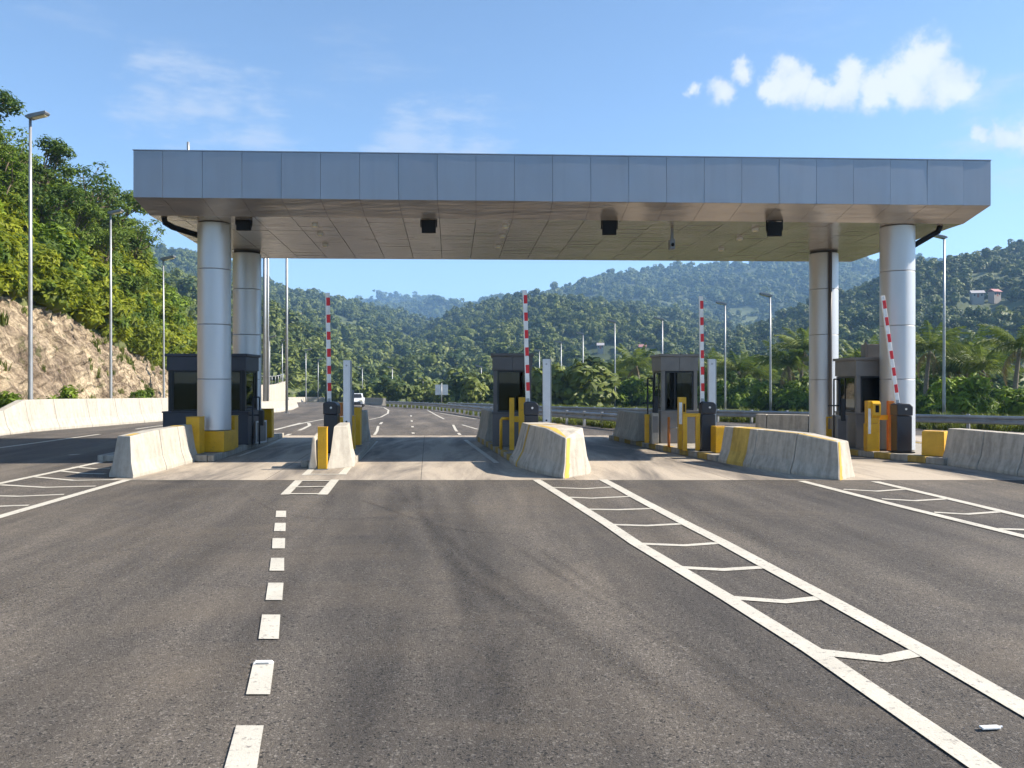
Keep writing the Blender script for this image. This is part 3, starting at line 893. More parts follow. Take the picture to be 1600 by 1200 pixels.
for a in (('pink-roofed house highest on the right hill', 1553, 456, 'hill_right', 7, 6, 2.8, 'roof_pink', .3), ('long pale-roofed house left of the highest one on the right hill', 1528, 459, 'hill_right', 9, 6, 2.6, 'roof_pale', -.2), ('pink-roofed house in the row on the right hill, beside the lamp post', 1500, 462, 'hill_right', 8, 6, 2.6, 'roof_pink', .1), ('small house lowest in the row on the right hill', 1470, 465, 'hill_right', 6, 5, 2.5, 'roof_red', .4),
          ('white house on the far left hill above the narrow island arm', 487, 488, 'hill_left_far', 12, 9, 5, 'roof_pale', .4), ('red-roofed house beside the white one on the far left hill', 477, 490, 'hill_left_far', 9, 8, 4, 'roof_red', -.3), ('red-roofed house at the saddle left of the middle hill', 631, 513, 'hill_centre', 10, 8, 4, 'roof_red', .2), ('pale house at the saddle left of the middle hill', 638, 508, 'hill_centre', 6, 6, 4.5, 'roof_pale', .1),
          ('pale house on the middle hill left of the centre arm', 778, 528, 'hill_centre', 8, 6, 3, 'roof_pale', .3), ('pink house on the middle hill right of the centre post', 940, 531, 'hill_centre', 5, 5, 3.5, 'roof_pink', .2), ('pale pink house below the pink one on the middle hill', 939, 538, 'hill_centre', 7, 5, 2.4, 'roof_pale', -.1), ('white house on the middle hill behind the lamp posts', 976, 533, 'hill_centre', 9, 6, 2.6, 'roof_pale', .25), ('orange-roofed house rightmost on the middle hill', 1004, 540, 'hill_centre', 7, 6, 2.5, 'roof_pink', -.2)):
    house(*a)

def clear_houses(pts):
    """no trees on or right in front of a house"""
    out = []
    for p in pts:
        ok = True
        for q in HOUSES:
            k = p.y / q.y
            if abs(p.x - q.x * k) < 9 and q.y - 55 < p.y < q.y + 9: ok = False; break
        if ok: out.append(p)
    return out
forest('forest_cover', 'dark green forest covering the steep hill on the right', clear_houses(hill_points(HILLS['hill_right'], 4.9, 1, .42, .85)), 2.6, 4.5, 11)
forest('forest_cover', 'green forest covering the rounded hill in the middle', clear_houses(hill_points(HILLS['hill_centre'], 6.6, 2, .30, .85)), 3.3, 5.8, 12)
forest('forest_cover', 'hazy forest covering the high ridge behind the middle hill', clear_houses(hill_points(HILLS['hill_behind'], 11, 3, .34, .85)), 5.5, 9.0, 13)
forest('forest_cover', 'blue-green forest covering the far hill behind the left columns', clear_houses(hill_points(HILLS['hill_left_far'], 8.6, 4, .34, .85)), 4.2, 7.0, 14)
forest('forest_cover', 'green forest on the slope left of the curving road', clear_houses(hill_points(HILLS['hill_left_near'], 5.0, 5, .5, .85)), 2.8, 4.8, 15)
forest('forest_cover', 'pale blue forest covering the distant saddle of hills', clear_houses(hill_points(HILLS['hill_valley'], 19, 6, .5, .85)), 9.0, 14.0, 16)
forest('forest_cover', 'pale blue forest on the farthest ridge above the road', clear_houses(hill_points(HILLS['hill_farthest'], 26, 7, .8, .85)), 12, 18, 17)

# ------------------------------------------------------------------ shrubs on the cut, ground cover
def slope_pts(n, y0, y1, t0, t1, seed, power=1.0):
    rg = random.Random(seed); out = []
    for _ in range(n):
        y = y0 + (y1 - y0) * rg.random() ** power
        out.append(hill_pt(y, rg.uniform(t0, t1)))
    return out
p = slope_pts(2600, 16, 190, .42, .84, 21, 1.35)
p += slope_pts(520, 16, 190, .395, .46, 25, 1.5)
rg = random.Random(22)
tag(gn_scatter('shrub_cover', p, [rg.uniform(.65, 1.45) * (1 + q.y * .004) for q in p], C_SHR, 9, 22), 'yellow-green shrubs covering the slope above the rock cut', 'shrubs')
p = [q for q in slope_pts(900, 16, 150, .05, .40, 23, 1.3) if noise.noise((q.y * .35, q.z * .5, 2.0)) > .18]
p += slope_pts(170, 20, 120, .0, .03, 24, 1.2)
tag(gn_scatter('grass_tufts', p, [rg.uniform(.25, .75) for _ in p], C_GRA, 3, 24), 'dry grass tufts clinging to the rock cut', 'grass')
p = slope_pts(130, 20, 120, .40, .8, 29, 1.2)
tag(gn_scatter('tall_grass', p, [rg.uniform(.8, 1.6) for _ in p], C_GRA, 3, 29), 'tall pale grass among the shrubs on the slope', 'grass')

LAMPD = [(600, 150), (752, 118), (877, 112), (911, 103), (961, 91), (1035, 84), (1133, 77), (1204, 68), (1475, 46), (1600, 41), (1800, 37)]
# verge behind the right guardrail
RAILR = [GP(700, 638.5), GP(760, 642), GP(860, 649), GP(960, 653.5), (GP(1100, 659)), GP(1200, 662.5), GP(1430, 671.5), GP(1600, 677), GP(1800, 684)]
def rail_y(x):
    for a, b in zip(RAILR, RAILR[1:]):
        if a.x <= x <= b.x: return a.y + (b.y - a.y) * (x - a.x) / (b.x - a.x)
    return RAILR[0].y if x < RAILR[0].x else RAILR[-1].y
p = []; rg = random.Random(31)
for _ in range(3600):
    x = rg.uniform(-8, 32); y = rail_y(x) + .5 + abs(rg.gauss(0, 1)) * (3 + (30 - x) * .45)
    p.append(Vector((x, y, GZ(y) - .02)))
tag(gn_scatter('verge_grass', p, [rg.uniform(.25, .6) for _ in p], C_GRA, 3, 31), 'grass growing along the right guardrail', 'grass')
p = []
for _ in range(520):
    x = rg.uniform(-16, 62); px_ = rg.uniform(860, 1750); y = lerp_poly(LAMPD, px_)[0] + 4 + rg.random() ** 1.4 * 45; x = PX(px_, y)
    p.append(Vector((x, y, GZ(y))))
tag(gn_scatter('understorey', p, [rg.uniform(.009, .019) * q.y for q in p], C_BRI, 4, 32), 'bright green undergrowth between the palms', 'undergrowth')
p = []
for _ in range(620):
    y = rg.uniform(88, 215); x = rg.uniform(-24 + (y - 110) * -.28, 130)
    if x < lerp_poly(R_EDGE, min(y, 160))[0] + 7 - max(0, y - 160) * 1.2: continue
    p.append(Vector((x, y, GZ(y) - .2)))
o = gn_scatter('far_woodland', p, [rg.uniform(2.0, 3.8) for _ in p], C_FAR, 9, 33)
tag(o, 'low woodland between the curving road and the hills', 'woodland')

# ------------------------------------------------------------------ trees, palms, bushes: things of their own
def tree_meshes(seed, h, spread, n, leaf, mat):
    rg = random.Random(seed)
    m = MB()
    top = Vector((rg.uniform(-.3, .3), rg.uniform(-.3, .3), h * .55))
    mid = Vector((rg.uniform(-.2, .2), rg.uniform(-.2, .2), h * .28))
    m.tube([(0, 0, -.6), mid, top], [h * .028, h * .022, h * .014], 8)
    lobes = []
    for k in range(11):
        a = k * 2.4 + rg.uniform(-.3, .3); rr = spread * rg.uniform(.35, 1.0) * (1 - .35 * k / 11)
        e = Vector((rr * math.cos(a), rr * math.sin(a), h * rg.uniform(.45, .98)))
        st = mid.lerp(top, rg.uniform(.2, 1.0))
        m.tube([st, st.lerp(e, .5) + Vector((0, 0, .25)), e], [h * .012, h * .008, h * .003], 6)
        lobes.append((e.x, e.y, e.z, spread * rg.uniform(.24, .42)))
        for q in range(2):
            e2 = e + Vector((rg.uniform(-1, 1), rg.uniform(-1, 1), rg.uniform(-.4, .8))) * spread * .38
            m.tube([e.lerp(st, .3), e2], [h * .005, h * .002], 5)
            lobes.append((e2.x, e2.y, e2.z, spread * rg.uniform(.15, .26)))
    d = leaf_cloud(rg, lobes, n, leaf, .75, .5, .42, .35)
    return m.mesh('trunk', 'trunk_bark', True), leaf_mesh('crown', d, mat)
TREES = [tree_meshes(500, 6.5, 2.6, 3600, .145, 'leaf_tree'), tree_meshes(501, 7.5, 2.9, 3400, .16, 'leaf_tree'), tree_meshes(502, 5.5, 2.4, 3000, .14, 'leaf_bright'), tree_meshes(503, 6.5, 3.0, 2600, .15, 'leaf_tree')]
def put_tree(x, y, z, s, k, rz, label, group, name='broadleaf_tree'):
    t = thing(name, label, 'tree', (x, y, z), rz, group); t.scale = (s, s, s)
    link('trunk', TREES[k][0], t); link('crown', TREES[k][1], t)
    return t
spots = [(-12, 48, .80, .92, 1), (30, 50, .80, .95, 0), (62, 52, .79, .8, 2), (110, 56, .79, .9, 0), (148, 58, .79, .85, 2), (180, 62, .78, 1.05, 3), (205, 66, .76, 1.0, 1), (222, 70, .70, .9, 3), (238, 76, .72, .75, 2),
         (60, 46, .62, .8, 2), (120, 50, .60, .75, 1), (160, 54, .60, .85, 0), (90, 47, .70, .85, 3), (185, 60, .60, .7, 1), (262, 92, .70, .8, 2), (285, 104, .72, .9, 0), (140, 47, .50, .55, 2), (205, 62, .48, .6, 1)]
descr = ['tall dark tree at the left edge on the hill crest', 'large spreading tree against the sky at the upper left', 'small bright tree right of the tallest one on the crest', 'round tree on the crest behind the nearest lamp post head',
         'slim tree on the crest with open twigs against the sky', 'broad open tree left of the canopy corner', 'dark tree touching the canopy fascia on its left', 'open-branched tree under the canopy corner', 'small tree low on the skyline beside the second lamp head',
         'bright young tree halfway up the left slope by the nearest pole', 'dark tree halfway up the slope between the two nearest poles', 'full tree halfway up the slope left of the second pole', 'airy tree on the upper slope just right of the nearest pole', 'dark tree on the slope behind the second lamp post',
         'bright small tree above the third lamp post', 'dark tree beside the front left column above the rock', 'low bright tree just above the rock cut between poles', 'low dark tree just above the rock cut near the second pole']
for (px, d, t, s, k), lab in zip(spots, descr):
    q = hill_pt(d, t)
    # slide along the slope until the trunk stands in the wanted direction
    best = min(((abs(hill_pt(d, tt / 100).x - PX(px, d)), tt / 100) for tt in range(42, 88)), key=lambda a: a[0])[1]
    q = hill_pt(d, max(.42, min(.86, .5 * best + .5 * t)))
    put_tree(q.x, q.y, q.z - .2, s, k, rng.uniform(0, 6.28), lab, 'trees on the left hillside')

def frond_mesh(seed, L=3.2, droop=1.0, leafw=.055):
    rg = random.Random(seed); v, f, ti = [], [], []
    n = 24
    def sp(t): return Vector((L * (t - .12 * droop * t * t), 0, L * (.42 * t - .62 * droop * t * t)))
    base = rg.random()
    for k in range(9):
        a, b = sp(k / 9), sp((k + 1) / 9); w = .035 * (1 - k / 10); i = len(v)
        v += [a + Vector((0, w, 0)), a - Vector((0, w, 0)), b - Vector((0, w, 0)), b + Vector((0, w, 0))]; f.append((i, i + 1, i + 2, i + 3)); ti += [.9] * 4
    for k in range(n):
        t = .10 + .90 * k / (n - 1)
        p = sp(t); ll = L * .30 * math.sin(math.pi * (.18 + .74 * t)) * rg.uniform(.85, 1.1)
        for s in (-1, 1):
            dv = Vector((.55, s * .8, -.28 - .5 * rg.random())).normalized()
            e = p + dv * ll * .6; g = p + dv * ll + Vector((0, 0, -ll * .28))
            w = Vector((leafw, 0, .02)) * rg.uniform(.8, 1.2); i = len(v); tv = base * .4 + rg.random() * .6
            v += [p - w * .4, p + w * .4, e + w * .55, e - w * .55, g]; f += [(i, i + 1, i + 2, i + 3), (i + 3, i + 2, i + 4)]; ti += [tv] * 5
    return leaf_mesh('frond', (v, f, ti), 'leaf_palm')
FRONDS = [frond_mesh(600 + k, 3.2, dr) for k, dr in enumerate((.7, .95, 1.2, .5))]
DRY = frond_mesh(650, 2.6, 1.3); DRY.materials[0] = MATS['leaf_dry']
def palm_trunk(seed, h):
    rg = random.Random(seed); m = MB(); lx, ly = rg.uniform(-.8, .8), rg.uniform(-.5, .5)
    pts = [(lx * (t ** 2), ly * (t ** 2), h * t - .3 * (t == 0)) for t in [k / 12 for k in range(13)]]
    m.tube(pts, [.20 - .09 * k / 12 + (.02 if k % 2 else 0) for k in range(13)], 9)
    return m.mesh('trunk', 'palm_bark', True), Vector((lx, ly, h))
PT = [palm_trunk(700 + k, hh) for k, hh in enumerate((5.0, 6.0, 4.2))]
def put_palm(px, py, d, k, label, s=1.0, nf=24):
    tr, top = PT[k]
    rg = random.Random(int(px * 7 + d))
    zc = PZ(py, d); g = GZ(d)
    sz = max(.55, (zc - g) / top.z)
    t = thing('coconut_palm', label, 'palm tree', (PX(px, d) - top.x * sz, d - top.y * sz, g), 0, 'palms behind the right guardrail')
    o = link('trunk', tr, t); o.scale = (s, s, sz)
    tp = Vector((top.x * s, top.y * s, top.z * sz))
    for q in range(nf):
        fm = DRY if q >= nf - 2 else FRONDS[rg.randrange(4)]
        fo = link('frond', fm, t); fo.location = tp
        lift = -.95 + 1.1 * (q / nf) if q < nf - 2 else .9
        fo.rotation_euler = (rg.uniform(-.25, .25), lift + rg.uniform(-.15, .15), q * 2.399 + rg.uniform(-.2, .2)); w = s * rg.uniform(.8, 1.1); fo.scale = (w, w, w)
palms = [(885, 606, 8, 2), (914, 598, 8, 0), (958, 588, 9, 1), (995, 572, 8, 0), (1052, 596, 9, 2), (1108, 588, 7, 0), (1152, 580, 8, 1), (1186, 592, 14, 2), (1232, 572, 6, 0), (1256, 548, 8, 1), (1318, 582, 9, 2),
         (1352, 576, 12, 0), (1452, 548, 6, 1), (1484, 590, 12, 0), (1512, 566, 12, 2), (1537, 578, 10, 0), (1592, 545, 4, 1), (1642, 560, 7, 2), (1385, 590, 12, 0), (1020, 602, 16, 2)]
palms = [(px, py, lerp_poly(LAMPD, px)[0] + o, k) for px, py, o, k in palms]
palms.sort()
for i, (px, py, d, k) in enumerate(palms):
    lab = f'{ORD[i]} coconut palm from the left behind the right guardrail' if i < len(palms) - 1 else 'coconut palm cut by the right edge behind the guardrail'
    if px == 1592: lab = 'large drooping coconut palm at the far right, dark underneath'
    put_palm(px, py, d, k, lab, min(1.05, .50 + d * .0060))

BUSH = [leaf_mesh('foliage', leaf_cloud(random.Random(800 + k), [(0, 0, .6, .8)] + lobes_for(random.Random(810 + k), 7, .8, .35, .6, .35, 1.35), 900, .17, .85, .5, .38, .45), m, [(0, 0, .5, .5, .9)]) for k, m in enumerate(('leaf_bright', 'leaf_bright', 'leaf_tree'))]
bushes = [(880, 58, .9), (905, 56, 1.0), (940, 54, 1.1), (975, 54, 1.3), (1010, 53, 1.0), (1125, 47, 1.1), (1160, 48, 1.5), (1190, 46, 1.2), (1225, 45, 1.1), (1255, 44, 1.3), (1440, 39, 1.0), (1455, 42, 1.4), (1495, 40, 1.5), (1520, 38, 1.2), (1555, 39, 1.1), (1590, 37, 1.1), (1330, 43, 1.2), (1060, 50, 1.2), (1090, 50, 1.0)]
bushes.sort()
for i, (px, d, s) in enumerate(bushes):
    dd = lerp_poly(LAMPD, px)[0] + 2.5 + 2.5 * (i % 3); s *= .45 + dd * .011
    b = thing('leafy_bush', f'{ORD[i]} leafy green bush from the left along the right guardrail', 'bush', (PX(px, dd), dd, GZ(dd) - .05), rng.uniform(0, 6), 'bushes along the right guardrail')
    b.scale = (s, s, s * 1.1)
    link('foliage', BUSH[i % 3], b)
for i, (px, d, s, lab) in enumerate(((8, 31, .7, 'tall weedy bush behind the barrier at the left edge'), (112, 36, .75, 'bright green bush behind the white barrier between the two nearest poles'), (222, 47, .7, 'green bush at the rock foot left of the third lamp post'), (40, 31.5, .5, 'low weed clump behind the barrier at the nearest pole'))):
    x = lerp_poly(BASE, d)[0] + .55
    b = thing('roadside_bush', lab, 'bush', (PX(px, d) if px > 0 else x, d, .15), i, 'bushes behind the left barrier'); b.scale = (s, s, s * 1.15)
    link('foliage', BUSH[i % 2], b)

# ------------------------------------------------------------------ concrete barriers
def jersey_rings(stations, lean0=0.0, lean1=0.0, skew=0.0):
    """stations: (x, y, half base, half top, height); rings of the safety profile"""
    P = [Vector((s[0], s[1])) for s in stations]; rings = []
    for k, (x, y, wb, wt, h) in enumerate(stations):
        t = (P[min(k + 1, len(P) - 1)] - P[max(k - 1, 0)]).normalized(); n = Vector((t.y, -t.x))
        wm = wt + (wb - wt) * .52
        prof = [(-wb, 0), (-wb, .09 * h), (-wm, .36 * h), (-wt, h), (wt, h), (wm, .36 * h), (wb, .09 * h), (wb, 0)]
        ln = lean0 if k == 0 else (lean1 if k == len(P) - 1 else 0)
        row = []
        for o, z in prof:
            sh = ln * z / h
            if k == 0: sh += skew * (o + wb) / (2 * wb)
            row.append((x + n.x * o + t.x * sh, y + n.y * o + t.y * sh, GZ(y) + z))
        rings.append(row)
    return rings
def ring_lerp(a, b, t):
    return [tuple(Vector(p).lerp(Vector(q), t)) for p, q in zip(a, b)]
def barrier(name, label, cat, stations, pieces, lean0=.0, lean1=.0, mat='concrete', group=None, bands=(), z0=0.0, bevel=.02, skew=0.0, corner=False, patches=()):
    """pieces: cut positions 0..1 along the station list; bands: (t0, t1) painted yellow"""
    t = thing(name, label, cat, (stations[0][0], stations[0][1], z0), 0, group)
    ox, oy = stations[0][0], stations[0][1]
    rings = jersey_rings(stations, lean0, lean1, skew)
    length = sum((Vector(a[:2]) - Vector(b[:2])).length for a, b in zip(stations, stations[1:]))
    rings = [[(p[0] - ox, p[1] - oy, p[2]) for p in r] for r in rings]
    n = len(rings) - 1
    def at(u):
        k = min(int(u * n), n - 1); return ring_lerp(rings[k], rings[k + 1], u * n - k)
    def sub(u0, u1):
        us = [u0] + [k / n for k in range(n + 1) if u0 + 1e-6 < k / n < u1 - 1e-6] + [u1]
        return [at(u) for u in us]
    for a, b in zip(pieces, pieces[1:]):
        g = .012 / length
        MB().loft(sub(a + (g if a > 0 else 0), b - (g if b < 1 else 0))).build('block', mat, t, False, bevel)
    for a, b in bands:
        rr = []
        for r in sub(a, b):
            c = Vector((sum(p[0] for p in r) / 8, sum(p[1] for p in r) / 8, 0))
            rr.append([(p[0] + (p[0] - c.x) * .012, p[1] + (p[1] - c.y) * .012, p[2] + (.004 if p[2] - z0 > .5 else .002)) for p in r])
        MB().loft(rr, False, False).build('painted_band', 'yellow_concrete', t, False)
    V = Vector
    if corner:    # stripe along the left edge of the nose and of the top
        r0, m = rings[0], MB()
        tn = (V(rings[1][0]) - V(r0[0])).normalized() * -.006
        for k in range(3):
            q = [V(r0[k]).lerp(V(r0[7 - k]), .05), V(r0[k]).lerp(V(r0[7 - k]), .20), V(r0[k + 1]).lerp(V(r0[6 - k]), .24), V(r0[k + 1]).lerp(V(r0[6 - k]), .06)]
            m.face([p + tn for p in q])
        for a, b in ((0.02, .33), (.33, .62)):
            A, B = at(a), at(b); u = V((0, 0, .005))
            m.face([V(A[3]).lerp(V(A[4]), .06) + u, V(A[3]).lerp(V(A[4]), .26) + u, V(B[3]).lerp(V(B[4]), .26) + u, V(B[3]).lerp(V(B[4]), .06) + u])
        m.build('painted_stripe', 'yellow_concrete', t)
    for a, b, l0, l1 in patches:
        A, B = at(a), at(b); u = V((0, 0, .005))
        MB().face([V(A[3]).lerp(V(A[4]), l0) + u, V(A[3]).lerp(V(A[4]), l1) + u, V(B[3]).lerp(V(B[4]), l1) + u, V(B[3]).lerp(V(B[4]), l0) + u]).build('painted_patch', 'yellow_concrete', t)
    return t

# left island nose
barrier('concrete_barrier', 'sunlit white concrete barrier with flat nose on the left island', 'barrier',
        [(-7.34, 15.72, .28, .15, .78), (-7.34, 16.9, .29, .14, .83), (-7.38, 18.0, .29, .13, .83), (-7.46, 19.2, .29, .13, .83)], [0, .36, .68, 1], .12, 0, 'concrete_white', 'island nose barriers', skew=-.22, patches=((.02, .13, .45, .9), (.72, .84, .1, .9)))
# narrow island: two wedges with a yellow post between them
barrier('concrete_wedge', 'thin concrete wedge left of the yellow post on the narrow island', 'barrier', [(-4.11, 17.16, .09, .03, .66), (-4.14, 17.75, .09, .03, .72)], [0, 1], .1, 0, 'concrete', 'island nose barriers')
barrier('concrete_wedge', 'tall bright concrete wedge right of the yellow post on the narrow island', 'barrier', [(-3.55, 17.12, .25, .13, .88), (-3.61, 17.7, .26, .12, .90), (-3.74, 18.6, .26, .11, .90)], [0, 1], .08, 0, 'concrete_white', 'island nose barriers', skew=.42)
# centre island
barrier('concrete_barrier', 'big pale concrete nose block with yellow stripe on the centre island', 'barrier',
        [(1.30, 15.55, .36, .25, .74), (1.04, 16.5, .56, .38, .89), (.77, 17.6, .64, .36, .89), (.52, 18.8, .60, .30, .89)], [0, .80, 1], .10, 0, 'concrete', 'island nose barriers', ((.72, .76),), skew=.55, corner=True)
# right of centre island
barrier('concrete_barrier', 'long grey concrete nose barrier with wide yellow band, right of centre', 'barrier',
        [(6.27, 15.35, .32, .22, .69), (5.78, 16.4, .38, .21, .79), (5.35, 17.6, .38, .20, .80), (4.98, 18.8, .38, .20, .80)], [0, .33, .66, 1], .10, 0, 'concrete', 'island nose barriers', ((.73, .90),), skew=.22, corner=True)
# right island
barrier('concrete_barrier', 'grey concrete barrier running out of the frame on the right', 'barrier',
        [(10.35, 13.2, .34, .16, .79), (10.2, 14.6, .34, .16, .79), (10.02, 16.0, .34, .16, .79), (9.86, 17.1, .34, .16, .79), (9.68, 18.2, .34, .16, .79)], [0, .25, .5, .75, 1], .1, 0, 'concrete', 'island nose barriers')
# rear ends of the islands
barrier('concrete_barrier', 'small grey concrete end block behind the centre booth', 'barrier', [(-.52, 23.6, .25, .12, .85), (-.82, 25.4, .25, .12, .85)], [0, 1], 0, 0, 'concrete', 'island rear barriers', z0=.13)
barrier('concrete_barrier', 'grey concrete end block behind the booth right of centre', 'barrier', [(3.72, 23.4, .30, .14, .80), (3.42, 25.8, .30, .14, .80)], [0, 1], 0, 0, 'concrete', 'island rear barriers', z0=.13)
barrier('concrete_barrier', 'low concrete end block at the rear of the narrow island', 'barrier', [(-4.18, 23.2, .20, .10, .85), (-4.36, 24.5, .20, .10, .85)], [0, 1], 0, 0, 'concrete_white', 'island rear barriers', z0=.13)
barrier('concrete_barrier', 'low concrete wall behind the rightmost booth with pale end', 'barrier', [(8.3, 28.2, .28, .14, .72), (9.6, 27.4, .28, .14, .72), (11.0, 26.6, .28, .14, .72)], [0, .12, .56, 1], 0, 0, 'concrete', 'island rear barriers')
# white barrier on the left carriageway
st = [(-17.2, 22.5, .38, .14, .80), (-17.35, 25.5, .38, .14, .80), (-17.5, 28.4, .38, .14, .82), (-17.6, 29.8, .40, .15, 1.16)]
y = 31.8
while y < 64:
    st.append((lerp_poly(L_EDGE, y)[0] + .8, y, .40, .15, 1.18)); y += 2.6
barrier('concrete_barrier', 'long white concrete barrier in front of the rock cut', 'barrier', st, [k / (len(st) - 1) for k in range(len(st))], 0, 0, 'concrete_white', 'roadside barriers')
def road_barrier(label, pix, h, n):
    P = [GP(*p) for p in pix]; s = []
    for a, b in zip(P, P[1:]):
        for k in range(n): q = a.lerp(b, k / n); s.append((q.x, q.y, .36, .14, h))
    s.append((P[-1].x, P[-1].y, .36, .14, h))
    return barrier('concrete_barrier', label, 'barrier', s, [k / (len(s) - 1) for k in range(len(s))], 0, 0, 'concrete_white', 'roadside barriers', bevel=0)
road_barrier('white concrete barrier bending round the left road edge past the columns', ((402, 645.5), (430, 644), (452, 640), (461, 636)), .85, 2)
road_barrier('distant white concrete barrier on the inside of the curve', ((449, 629), (478, 628), (507, 628)), .9, 2)
road_barrier('distant white concrete barrier behind the white car', ((556, 630.5), (578, 631.5), (601, 633.5)), .9, 2)

# ------------------------------------------------------------------ toll islands with kerb stones
KH = .15
def island(name, label_side, left, right, stones_left, stones_right, yel=0):
    """left / right: (x, y) rows from front to back"""
    o = struct(link(name, None))
    poly = [(x + .13, y + (.13 if i == 0 else 0)) for i, (x, y) in enumerate(left)][::-1] + [(x - .13, y + (.13 if i == 0 else 0)) for i, (x, y) in enumerate(right)]
    MB().prism(poly, 0.006, KH - .012).build('island_top', 'kerb_concrete', o)
    def stones(path, sgn):
        path = [Vector(p) for p in path]; L = [0]
        for a, b in zip(path, path[1:]): L.append(L[-1] + (b - a).length)
        n = max(1, int(L[-1] / .48))
        def at(s):
            for k in range(len(path) - 1):
                if s <= L[k + 1] + 1e-9: return path[k].lerp(path[k + 1], (s - L[k]) / (L[k + 1] - L[k])), (path[k + 1] - path[k]).normalized()
            return path[-1], (path[-1] - path[-2]).normalized()
        for k in range(n):
            a, ta = at(L[-1] * k / n); b, tb = at(L[-1] * (k + 1) / n)
            g = ta * .006
            na = Vector((ta.y, -ta.x)) * sgn; nb = Vector((tb.y, -tb.x)) * sgn
            i_, j_ = a - na * .14, b - nb * .14
            dz = rng.uniform(-.006, .006)
            MB().prism([(a.x + g.x, a.y + g.y), (b.x - g.x, b.y - g.y), (j_.x - g.x, j_.y - g.y), (i_.x + g.x, i_.y + g.y)], .005, KH + dz).build('kerb_stone', 'kerb_yellow' if (k % 2 == yel and k % 2 >= 0 and yel >= 0) else 'kerb_concrete', o, False, .012, 1)
    stones(left, -1); stones(right, 1)
    fr = [(left[0][0] + .15, left[0][1]), (right[0][0] - .15, right[0][1])]
    stones(fr, 1)
    return o
island('island_left', '', [(-9.35, 18.75), (-9.9, 27.2)], [(-6.72, 18.75), (-7.45, 27.2)], 1, 1, -1)
island('island_narrow', '', [(-4.44, 17.5), (-5.05, 24.9)], [(-3.40, 18.1), (-4.08, 24.9)], 1, 1, -1)
island('island_centre', '', [(.02, 18.3), (-1.10, 25.6)], [(1.38, 17.6), (.42, 25.6)], 1, 1, 1)
island('island_right', '', [(4.60, 18.7), (3.78, 22.2), (3.02, 26.0)], [(6.35, 18.0), (4.6, 26.0)], 1, 1, 1)
island('island_far_right', '', [(9.30, 17.9), (8.32, 20.3), (7.85, 26.0)], [(11.6, 17.2), (10.9, 26.0)], 1, 1, 1)

# ------------------------------------------------------------------ canopy
def bil(q, s, t):
    a = q[0].lerp(q[1], s); b = q[2].lerp(q[3], s); return a.lerp(b, t)
ZS, ZF0, ZF1 = 5.60, 5.82, 6.84
SOF = [Vector((-8.27, 19.0, ZS)), Vector((10.85, 20.0, ZS)), Vector((-8.95, 25.5, ZS)), Vector((10.75, 26.3, ZS))]     # FL FR BL BR
FAS = [Vector((-8.24, 18.1, ZF0)), Vector((10.9, 18.94, ZF0)), Vector((-9.02, 26.4, ZF0)), Vector((10.72, 27.2, ZF0))]
canopy = thing('toll_canopy', 'wide grey metal-clad canopy roof spanning all toll lanes', 'canopy', (1.2, 22.5, 0))
canopy.location = (0, 0, 0)
SPL = [0.0] + [(252 + 59.62 * k - 208) / 1340 for k in range(22)] + [1.0]
def slab(a, b, c, d, nrm, th, gap=.006):
    """thin panel with corners a b c d, thickness th against nrm"""
    cx = (a + b + c + d) / 4
    q = [p + (cx - p).normalized() * gap for p in (a, b, c, d)]
    return MB().loft([[p for p in q], [p - nrm * th for p in q]])
up = Vector((0, 0, 1))
def clad_side(A, B, cuts, nrm, z0, z1, name, mat):
    for s0, s1 in zip(cuts, cuts[1:]):
        a = A.lerp(B, s0); b = A.lerp(B, s1)
        a0 = Vector((a.x, a.y, z0)); b0 = Vector((b.x, b.y, z0)); a1 = Vector((a.x, a.y, z1)); b1 = Vector((b.x, b.y, z1))
        j = [nrm * rng.uniform(-.004, .004) for _ in range(4)]
        slab(a0 + j[0], b0 + j[1], b1 + j[2], a1 + j[3], nrm, .03, .005).build(name, mat, canopy)
e = (FAS[1] - FAS[0]).normalized(); nf = Vector((e.y, -e.x, 0))
clad_side(FAS[0], FAS[1], SPL, nf, ZF0, ZF1, 'fascia_panel', 'clad_fascia')
e = (FAS[3] - FAS[2]).normalized(); clad_side(FAS[2], FAS[3], SPL, Vector((-e.y, e.x, 0)), ZF0, ZF1, 'fascia_panel', 'clad_fascia')
side_cuts = [k / 9 for k in range(10)]
e = (FAS[2] - FAS[0]).normalized(); clad_side(FAS[0], FAS[2], side_cuts, Vector((-e.y, e.x, 0)), ZF0, ZF1, 'fascia_panel', 'clad_fascia')
e = (FAS[3] - FAS[1]).normalized(); clad_side(FAS[1], FAS[3], side_cuts, Vector((e.y, -e.x, 0)), ZF0, ZF1, 'fascia_panel', 'clad_fascia')
# sloping band between fascia and soffit, front and back
for (A, B, C, D) in ((FAS[0], FAS[1], SOF[0], SOF[1]), (SOF[2], SOF[3], FAS[2], FAS[3])):
    for s0, s1 in zip(SPL, SPL[1:]):
        a, b, c, d = A.lerp(B, s0), A.lerp(B, s1), C.lerp(D, s1), C.lerp(D, s0)
        nn = (b - a).cross(d - a).normalized()
        if nn.z > 0: nn = -nn
        slab(a, b, c, d, nn, .02, .006).build('slope_panel', 'clad_soffit', canopy)
# flat soffit
NR = 11
for j in range(NR):
    for s0, s1 in zip(SPL, SPL[1:]):
        a, b, c, d = bil(SOF, s0, j / NR), bil(SOF, s1, j / NR), bil(SOF, s1, (j + 1) / NR), bil(SOF, s0, (j + 1) / NR)
        tilt = rng.uniform(-.006, .006), rng.uniform(-.004, .004)
        a, b, c, d = a + up * (tilt[0] + .006), b + up * (tilt[1] + .006), c + up * (-tilt[0] + .006), d + up * (-tilt[1] + .006)
        slab(a, b, c, d, -up, .02, .008).build('soffit_panel', 'clad_soffit', canopy)
